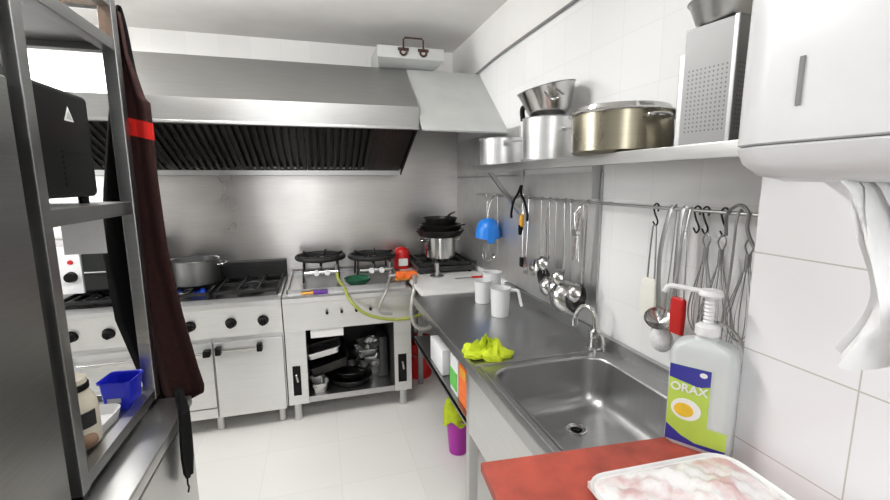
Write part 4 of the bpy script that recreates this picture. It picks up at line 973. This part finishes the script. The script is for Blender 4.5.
# ------------------------------------------------------------------ paper towel dispenser on the pillar
t = thing('towel_dispenser', 'big white rounded paper towel dispenser on the tiled pillar', 'dispenser', (0.80, 0.42, 1.56))
def dsec(ins, z, y0=0.205, y1=0.612, x0=0.665, x1=PX-0.001):
    out = [Vector((x1, y1-ins*0.3, z))]
    r = 0.09; n = 10
    X0_, Y0_, Y1_ = x0+ins, y0+ins, y1-ins
    for k in range(n+1):
        a = PI/2+PI/2*k/n; out.append(Vector((X0_+r+r*math.cos(a), Y1_-r+r*math.sin(a), z)))
    for k in range(n+1):
        a = PI+PI/2*k/n; out.append(Vector((X0_+r+r*math.cos(a), Y0_+r+r*math.sin(a), z)))
    out.append(Vector((x1, y0+ins*0.3, z)))
    return out
bm = nb(); loft(bm, [dsec(0.004, 1.604), dsec(0, 1.607), dsec(0.0, 1.70), dsec(0.001, 1.85), dsec(0.005, 1.95), dsec(0.025, 2.0), dsec(0.06, 2.015)])
obj('cover', bm, M['disp'], t)
bm = nb(); loft(bm, [dsec(0.075, 1.546), dsec(0.05, 1.547), dsec(0.022, 1.558), dsec(0.006, 1.577), dsec(0.0, 1.600), dsec(0.004, 1.603)])
obj('base', bm, M['disp'], t)
obj('level_window', B(0.662, 0.670, 0.472, 0.479, 1.655, 1.722, 0.001), M['grey'], t, label='dark narrow slot')
# paper hanging out
bm = nb(); loops = []
rows = 26
for i in range(rows+1):
    s = i/rows; z = 1.549-0.255*s
    cy = 0.410-0.075*s**0.6+0.01*math.sin(7*s); cx = 0.735+0.01*math.sin(5*s)
    wd = 0.018+0.066*s**1.2
    lp = []
    for k in range(25):
        u = k/24*2-1
        lp.append(Vector((cx+0.012*math.sin(5*u+6*s)+0.012*math.sin(11*u-3*s)*(0.4+s)+0.006*math.sin(19*u+9*s+1)-0.03*u*(1-s), cy+wd*u, z+0.012*math.sin(6*u+1)*s**3)))
    back = [p+Vector((0.003, 0, 0)) for p in lp[::-1]]
    loops.append(lp+back)
loft(bm, loops)
single('paper_towel', bm, M['paper'], 'crumpled white paper towel hanging out of the dispenser', 'paper towel', None, 70)

# ------------------------------------------------------------------ fridge, rack and cabinet on the left
FX = -0.505
t = thing('refrigerator', 'tall dark stainless steel refrigerator at the left edge', 'refrigerator', (-0.9, 0.62, 0))
obj('body', B(-1.25, FX-0.045, 0.25, 0.99, 0.10, 2.08, 0.004), M['fridge'], t)
d = obj('door', B(FX-0.04, FX, 0.26, 0.968, 0.13, 1.735, 0.006), M['fridge'], t)
obj('door_gasket', B(FX-0.0448, FX-0.0402, 0.255, 0.985, 0.13, 1.735), M['black'], d)
obj('hinge', B(FX-0.035, FX-0.012, 0.968, 0.986, 1.63, 1.675, 0.004), M['steel_pol'], d)
obj('top_panel', B(FX-0.04, FX-0.004, 0.26, 0.972, 1.75, 2.08, 0.005), M['fridge'], t)
for x in (-1.2, FX-0.1):
    for y in (0.32, 0.93): obj('leg', cyl(nb(), (x, y, 0), (x, y, 0.10), 0.022), M['steel'], t)

t = thing('worktop_cabinet', 'low steel cabinet with worktop carrying the rack on the left', 'cabinet', (-0.8, 1.27, 0))
CX = -0.425
obj('body', B(-1.2, CX-0.02, 1.003, 1.49, 0.08, 0.84), M['steel'], t)
obj('worktop', B(-1.2, CX, 0.998, 1.50, 0.835, 0.868, 0.004), M['steel'], t)
obj('door', B(CX-0.02, CX-0.004, 1.01, 1.485, 0.10, 0.825, 0.004), M['steel'], t)
obj('plinth', B(-1.18, CX-0.06, 1.04, 1.47, 0.0, 0.08), M['dark'], t)

RX1, RX0, RY0, RY1 = -0.512, -1.10, 1.020, 1.497
t = thing('steel_rack', 'open stainless steel rack standing on the cabinet at the left', 'rack', (-0.8, 1.28, 0.868))
pw = 0.034
for x in (RX1-pw, RX0):
    for y in (RY0, RY1-pw):
        p = obj('post', B(x, x+pw, y, y+pw, 0.885, 2.06, 0.003), M['rack'], t)
        obj('foot', B(x+0.004, x+pw-0.004, y+0.004, y+pw-0.004, 0.868, 0.886), M['black'], p)
def rail(z0, z1, name='rail', sides='all', mat=M['rack']):
    e = 0.0015
    obj(name, B(RX1-pw+e, RX1-e, RY0+pw, RY1-pw, z0, z1, 0.002), mat, t)
    obj(name, B(RX0+pw, RX1-pw, RY1-pw+e, RY1-e, z0, z1, 0.002), mat, t)
    obj(name, B(RX0+e, RX0+pw-e, RY0+pw, RY1-pw, z0, z1, 0.002), mat, t)
    obj(name, B(RX0+pw, RX1-pw, RY0+e, RY0+pw-e, z0, z1, 0.002), mat, t)
rail(0.888, 0.918, 'base_rail')
obj('base_shelf', B(RX0+pw, RX1-pw, RY0+pw, RY1-pw, 0.895, 0.902), M['rack'], t)
obj('shelf', B(RX0+0.004, RX1-0.003, RY0+pw, RY1+0.001, 1.462, 1.497, 0.002), M['rack'], t)
obj('top_shelf', B(RX0+pw, RX1-pw, RY0+pw, RY1-pw, 1.925, 1.932), M['rack'], t)
rail(1.908, 1.94, 'top_rail'); rail(2.022, 2.052, 'guard_rail')
# things on the rack
t = thing('microwave', 'black microwave on the middle shelf of the rack', 'microwave', (-0.76, 1.30, 1.498))
MX = -0.575
obj('casing', B(-0.98, MX, 1.10, 1.42, 1.515, 1.775, 0.014, 3), M['black'], t)
bm = nb(); 
for k in range(7): box(bm, MX-0.001, MX+0.0012, 1.26, 1.39, 1.545+k*0.013, 1.550+k*0.013)
obj('vent', bm, M['black'], t)
bm = nb(); prism(bm, [(MX+0.0005, 1.288, 1.700), (MX+0.0005, 1.330, 1.700), (MX+0.0005, 1.309, 1.735)], (0.001, 0, 0)); obj('warning_sticker', bm, M['lab_white'], t, label='white triangular warning sticker')
bm = nb(); prism(bm, [(MX+0.0017, 1.296, 1.704), (MX+0.0017, 1.322, 1.704), (MX+0.0017, 1.309, 1.726)], (0.0005, 0, 0)); obj('sticker_centre', bm, M['galv'], t)
for x in (-0.95, MX-0.03):
    for y in (1.12, 1.40): obj('foot', cyl(nb(), (x, y, 1.497), (x, y, 1.517), 0.012), M['black'], t)
bm = B(-0.712, -0.607, RY1+0.002, RY1+0.0035, 1.345, 1.46)
single('paper_sheet', bm, M['paper'], 'white sheet of paper hanging from the back of the rack shelf', 'paper')
t = thing('storage_tub', 'deep blue plastic tub on the base of the rack', 'tub', (-0.580, 1.415, 0.9025), -0.12)
bm = nb(); loft(bm, [rrect(-.035, .035, -.035, .035, .011, .0), rrect(-.041, .041, -.041, .041, .013, .086), rrect(-.045, .045, -.045, .045, .014, .088), rrect(-.045, .045, -.045, .045, .014, .083), rrect(-.039, .039, -.039, .039, .012, .082), rrect(-.033, .033, -.033, .033, .010, .006)])
obj('tub', bm, M['dkblue'], t, local=True)
obj('paper_label', B(-0.020, 0.015, -0.0395, -0.037, 0.025, 0.038), M['galv'], t, local=True)
bm = nb(); loft(bm, [rrect(-.09, .085, -.13, .055, .03, 0), rrect(-.098, .092, -.14, .065, .035, .03), rrect(-.094, .088, -.136, .061, .03, .03), rrect(-.086, .081, -.126, .051, .028, .006)]); bm.transform(T(-0.650, 1.305, 0.9025) @ RZ(-0.05))
single('shallow_tray', bm, M['whitetop'], 'shallow white plastic tray on the base of the rack', 'tray')
t = thing('sauce_bottle', 'big cream plastic sauce bottle with black neck band on the rack', 'bottle', (-0.602, 1.205, 0.909))
bm = lathe(nb(), [(0, 0), (0.047, 0), (0.051, 0.008), (0.051, 0.095), (0.047, 0.118), (0.036, 0.138), (0.033, 0.155)], 32, cap1=True)
obj('bottle', bm, M['cream'], t, local=True)
obj('neck_band', lathe(nb(), [(0.036, 0.143), (0.038, 0.145), (0.038, 0.158), (0.036, 0.16)], 28, cap0=True, cap1=True), M['black'], t, local=True)
obj('cap', lathe(nb(), [(0.035, 0.158), (0.034, 0.172), (0.022, 0.180), (0, 0.181)], 28, cap0=True), M['cream'], t, local=True)
bm = nb(); 
loops = [[Vector((0.0516*math.cos(a), 0.0516*math.sin(a), z)) for a in [(-60+i*6)*PI/180 for i in range(9)]] for z in (0.055, 0.095)]
loops2 = [[p*1 + Vector((0.001*math.cos(0), 0, 0)) for p in lp] for lp in loops]
loft(bm, [loops[0]+loops2[0][::-1], loops[1]+loops2[1][::-1]])
obj('paper_label', bm, M['iron'], t, local=True, label='dark label with pale print')
t = thing('spice_pot', 'white bottle with white lid behind the cream sauce bottle', 'bottle', (-0.66, 1.30, 0.909))
obj('bottle', lathe(nb(), [(0, 0), (0.034, 0), (0.036, 0.005), (0.036, 0.15), (0.02, 0.175), (0.018, 0.19)], 24, cap1=True), M['white'], t, local=True)
obj('cap', lathe(nb(), [(0.021, 0.188), (0.021, 0.215), (0, 0.217)], 20, cap0=True), M['white'], t, local=True)
bm = nb(); sphere(bm, (0, 0, 0.02), 0.03, (1, 0.8, 0.68)); bm.transform(T(-0.575, 1.178, 0.911)); single('potato', bm, M['cardb'], 'small brown lump in front of the cream bottle on the rack', 'food')
# top of rack
t = thing('card_box', 'brown cardboard box on the top shelf of the rack', 'box', (-0.7, 1.25, 1.933))
obj('box', B(-0.90, -0.56, 1.10, 1.33, 1.933, 2.06, 0.003), M['cardb'], t)
t = thing('steel_tray', 'shallow steel tray on the top shelf of the rack beside the brown box', 'tray', (-0.7, 1.42, 1.933))
bm = nb(); loft(bm, [rrect(-.90, -.56, 1.35, 1.475, .01, 1.933), rrect(-.905, -.556, 1.345, 1.48, .012, 1.965), rrect(-.90, -.56, 1.35, 1.475, .01, 1.965), rrect(-.895, -.565, 1.355, 1.47, .01, 1.937)])
obj('tray', bm, M['steel_pol'], t)

# aprons hanging at the rear post
def hang(name, rows, mat, label, cat, thick=0.012, amp=0.01, y=1.532, nseg=22, freq=3.0):
    t = thing(name, label, cat, (-0.5, y, rows[-1][0]))
    bm = nb(); loops = []
    R = [(z, a, b, d) for z, a, b, d in rows]
    zs = []
    for (z0, a0, b0, d0), (z1, a1, b1, d1) in zip(R, R[1:]):
        for k in range(6):
            f = k/6; zs.append((z0+(z1-z0)*f, a0+(a1-a0)*f, b0+(b1-b0)*f, d0+(d1-d0)*f))
    zs.append(R[-1])
    for z, a, b, d in zs:
        fr = []; bk = []
        for k in range(nseg+1):
            u = k/nseg; x = a+(b-a)*u; wv = amp*math.sin(freq*PI*u+z*2.0)
            fr.append(Vector((x, y+d+wv-thick/2, z))); bk.append(Vector((x, y+d+wv+thick/2, z)))
        loops.append(fr+bk[::-1])
    loft(bm, loops)
    o = obj('cloth', bm, mat, t, ang=60)
    return t, o
t, o = hang('apron', [(2.03, -0.53, -0.512, 0), (1.92, -0.53, -0.505, 0), (1.80, -0.535, -0.478, 0), (1.785, -0.54, -0.466, 0), (1.56, -0.55, -0.466, 0), (1.34, -0.555, -0.458, 0.0), (1.14, -0.54, -0.435, -0.0), (0.95, -0.525, -0.405, -0.0), (0.885, -0.52, -0.392, 0), (0.862, -0.515, -0.395, 0), (0.838, -0.50, -0.45, 0)], M['brown'], 'dark maroon apron with red band hanging on the rear rack post', 'apron')
bm = nb(); loops = []
for z, s in ((1.735, 0), (1.70, 0), (1.685, 0)):
    loops.append([Vector((x, 1.532+0.01*math.sin(3*PI*((x+0.545)/0.079)+z*2.0)+dd, z-0.25*(x+0.5))) for x, dd in [(-0.54+0.0745*i/14, -0.0085) for i in range(15)]+[(-0.54+0.0745*i/14, 0.0085) for i in range(14, -1, -1)]])
loft(bm, loops)
obj('red_band', bm, M['redcloth'], t, label='bright red band')
obj('strap', tube(nb(), [(-0.528, 1.512, 1.99), (-0.52, 1.527, 2.045), (-0.512, 1.534, 2.0), (-0.503, 1.534, 1.9), (-0.492, 1.534, 1.79)], (0.003, 0.009), 8), M['blkcloth'], t)
t, o = hang('apron', [(1.88, -0.56, -0.53, 0), (1.79, -0.575, -0.52, 0), (1.53, -0.62, -0.52, 0), (1.35, -0.645, -0.52, 0.0), (1.12, -0.635, -0.51, 0), (0.91, -0.585, -0.50, 0), (0.80, -0.555, -0.47, 0)], M['blkcloth'], 'black apron hanging behind the maroon one with its tail over the cabinet edge', 'apron', 0.012, 0.008, 1.562)
bm = nb(); loops = []
for x, y, z, w_ in ((-0.47, 1.525, 0.884, 0.02), (-0.435, 1.43, 0.880, 0.030), (-0.411, 1.365, 0.872, 0.042), (-0.407, 1.345, 0.82, 0.052), (-0.407, 1.342, 0.77, 0.054), (-0.407, 1.342, 0.72, 0.046), (-0.408, 1.345, 0.69, 0.022), (-0.408, 1.346, 0.68, 0.006)):
    loops.append([Vector((x+0.007*math.cos(2*PI*k/14)+0.003*math.sin(3*2*PI*k/14), y+w_*math.sin(2*PI*k/14), z+0.006*math.cos(2*PI*k/14))) for k in range(14)])
loft(bm, loops); obj('tail', bm, M['blkcloth'], t)
obj('string', tube(nb(), [(-0.408, 1.325, 0.70), (-0.407, 1.318, 0.675), (-0.407, 1.326, 0.66), (-0.407, 1.315, 0.65)], 0.0025), M['blkcloth'], t)
